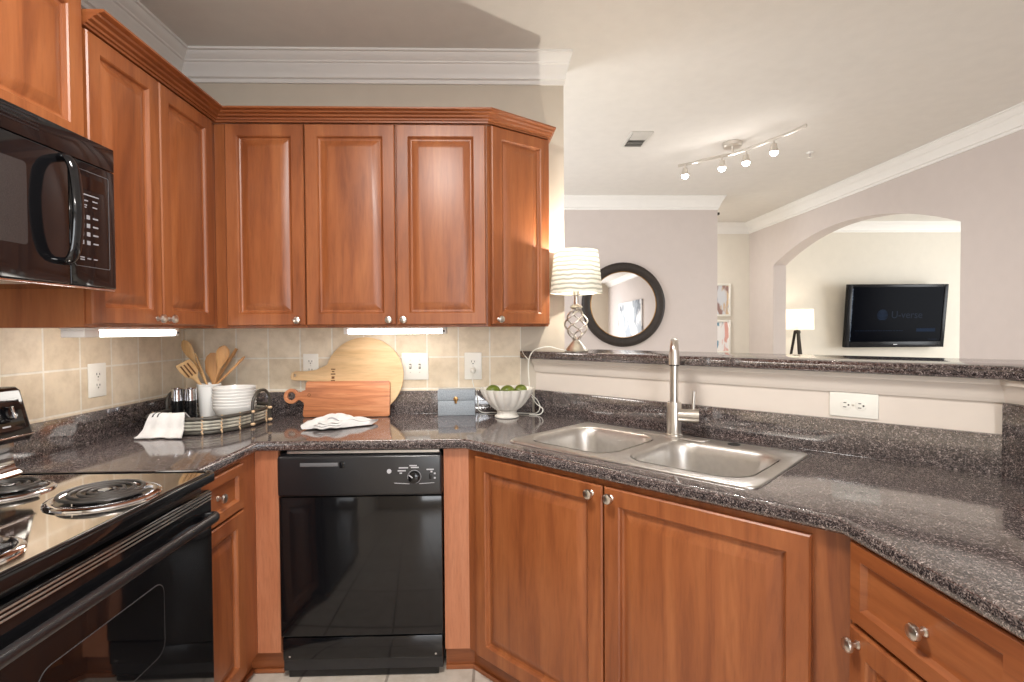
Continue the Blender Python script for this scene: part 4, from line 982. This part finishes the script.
# ------------------------------------------------------------------ media room: television, tripod lamp
r_ = thing('television', 'large black television tilted on the media room wall, screen lit faintly', 'television', (4.94, 6.5, 1.47))
tu = Vector((1, 0, 0)); ang_ = math.radians(5.2); tvv = Vector((0, -math.sin(ang_), math.cos(ang_))); tn = tu.cross(tvv)
FT = Fr((4.335, 6.405, 1.080), tu, tvv, tn); TW, TH = 1.262, .785
link('casing', B().box(FT, 0, TW, 0, TH, -.055, -.012, .006, 2), 'tv', r_)
b = B()
for a0, a1, b0, b1 in ((0, .055, 0, TH), (TW-.045, TW, 0, TH), (.055, TW-.045, 0, .07), (.055, TW-.045, TH-.035, TH)): b.box(FT, a0, a1, b0, b1, -.013, 0, .002)
link('bezel', b, 'tv', r_)
sc_ = link('screen', B().box(FT, .05, TW-.04, .065, TH-.03, -.013, -.006), 'tvscreen', r_)
# striped globe and lettering on the screen
gb = B()
for k in range(8):
    z = -.060+.0165*k; hw_ = math.sqrt(max(.072**2-(z+.004)**2, 0)); n_ = 10; sl = .10
    top = [(-hw_*.96+2*hw_*.96*j/n_, z+.0105*(1-(2*j/n_-1)**2*.8)-sl*0) for j in range(n_+1)]; bot = [(p[0], z-.0035+.002*(1-abs(2*j/n_-1))) for j, p in enumerate(top)]
    gb.prism(bot+top[::-1], FT.at(.455, .405), -.0062, -.0052)
link('globe_logo', gb, 'tvblue', sc_, smooth=False)
text_mesh('letter', 'U-verse', .125, FT.at(.565, .365, -.0056), 'tvtext', sc_)
b = B()
for k in range(19): b.box(FT, .12+.0325*k, .12+.0325*k+R.uniform(.018, .030), .205, .211, -.0062, -.0055)
link('caption_line', b, 'tvblue', sc_)
link('screen_button', B().box(FT, .90, 1.14, .195, .235, -.0062, -.0055), 'tvblue', sc_)
text_mesh('letter', 'U-verse', .035, FT.at(1.06, .088, -.0056), 'tvtext', sc_)
b = B()
for k in range(46): b.box(FT, .055, .055+R.uniform(.006, .014), .08+.0142*k, .08+.0142*k+R.uniform(.005, .010), -.0062, -.0050)
link('edge_glare', b, 'tvwhite', sc_)
link('emblem', B().box(FT, .615, .665, .030, .040, -.001, .001), 'grey_mark', r_)
link('wall_mount', B().cyl((4.94, 6.53, 1.47), (4.94, 6.43, 1.47), .03).wbox(4.74, 5.14, 6.515, 6.529, 1.3, 1.64).wbox(4.70, 5.18, 6.435, 6.45, 1.44, 1.50), 'tv', r_)
LP_ = Vector((3.610, 6.20, 0))
r_ = thing('floor_lamp', 'lit tripod lamp with white drum shade in the media room', 'lamp', tuple(LP_))
for k in range(3):
    a = .35+2*PI*k/3; link('leg', B().tube([LP_+Vector((.022*math.cos(a), .022*math.sin(a), 1.285)), LP_+Vector((.22*math.cos(a), .22*math.sin(a), .012))], [.016, .013], 10), 'dark_metal', r_)
link('hub', B().lathe([(.035, 1.262), (.040, 1.275), (.035, 1.300), (.012, 1.306), (.012, 1.35), (.001, 1.35)], Fr(LP_, (1, 0, 0), (0, 0, 1), (0, 1, 0)), 20), 'dark_metal', r_)
link('bulb', B().ball(LP_+Vector((0, 0, 1.39)), .024), 'dome', r_)
fr = Fr(LP_, (1, 0, 0), (0, 0, 1), (0, 1, 0))
b = B(); b.loft([[fr(rr*math.cos(2*PI*j/40), h, rr*math.sin(2*PI*j/40)) for j in range(40)] for rr, h in ((.180, 1.308), (.178, 1.43), (.176, 1.550))], True, False, False)
part(link('lamp_shade', b, 'shade2', r_, ang=80), 'glowing white drum shade')
b = B(); 
for a in (0, 2*PI/3, 4*PI/3): b.tube([fr(.01*math.cos(a), 1.345, .01*math.sin(a)), fr(.178*math.cos(a), 1.35, .178*math.sin(a))], .002, 6)
link('shade_spider', b, 'dark_metal', r_)

# ceiling fixtures behind the camera that light the kitchen
for (x, y), lb in (((-.35, .85), 'white dome ceiling light over the kitchen floor'), ((.9, -2.0), 'white dome ceiling light over the living area'), ((1.7, 6.0), 'white dome ceiling light in the corridor behind the mirror wall')):
    r_ = thing('ceiling_light', lb, 'light', (x, y, CZ))
    fr = Fr((x, y, CZ), (1, 0, 0), (0, 0, 1), (0, 1, 0))
    link('pan', B().lathe([(.17, -.001), (.19, -.02), (.19, -.035), (.001, -.035)], fr, 32), 'white', r_)
    link('dome', B().lathe([(.18, -.036), (.17, -.06), (.13, -.085), (.07, -.098), (.001, -.102)], fr, 32), 'dome', r_)
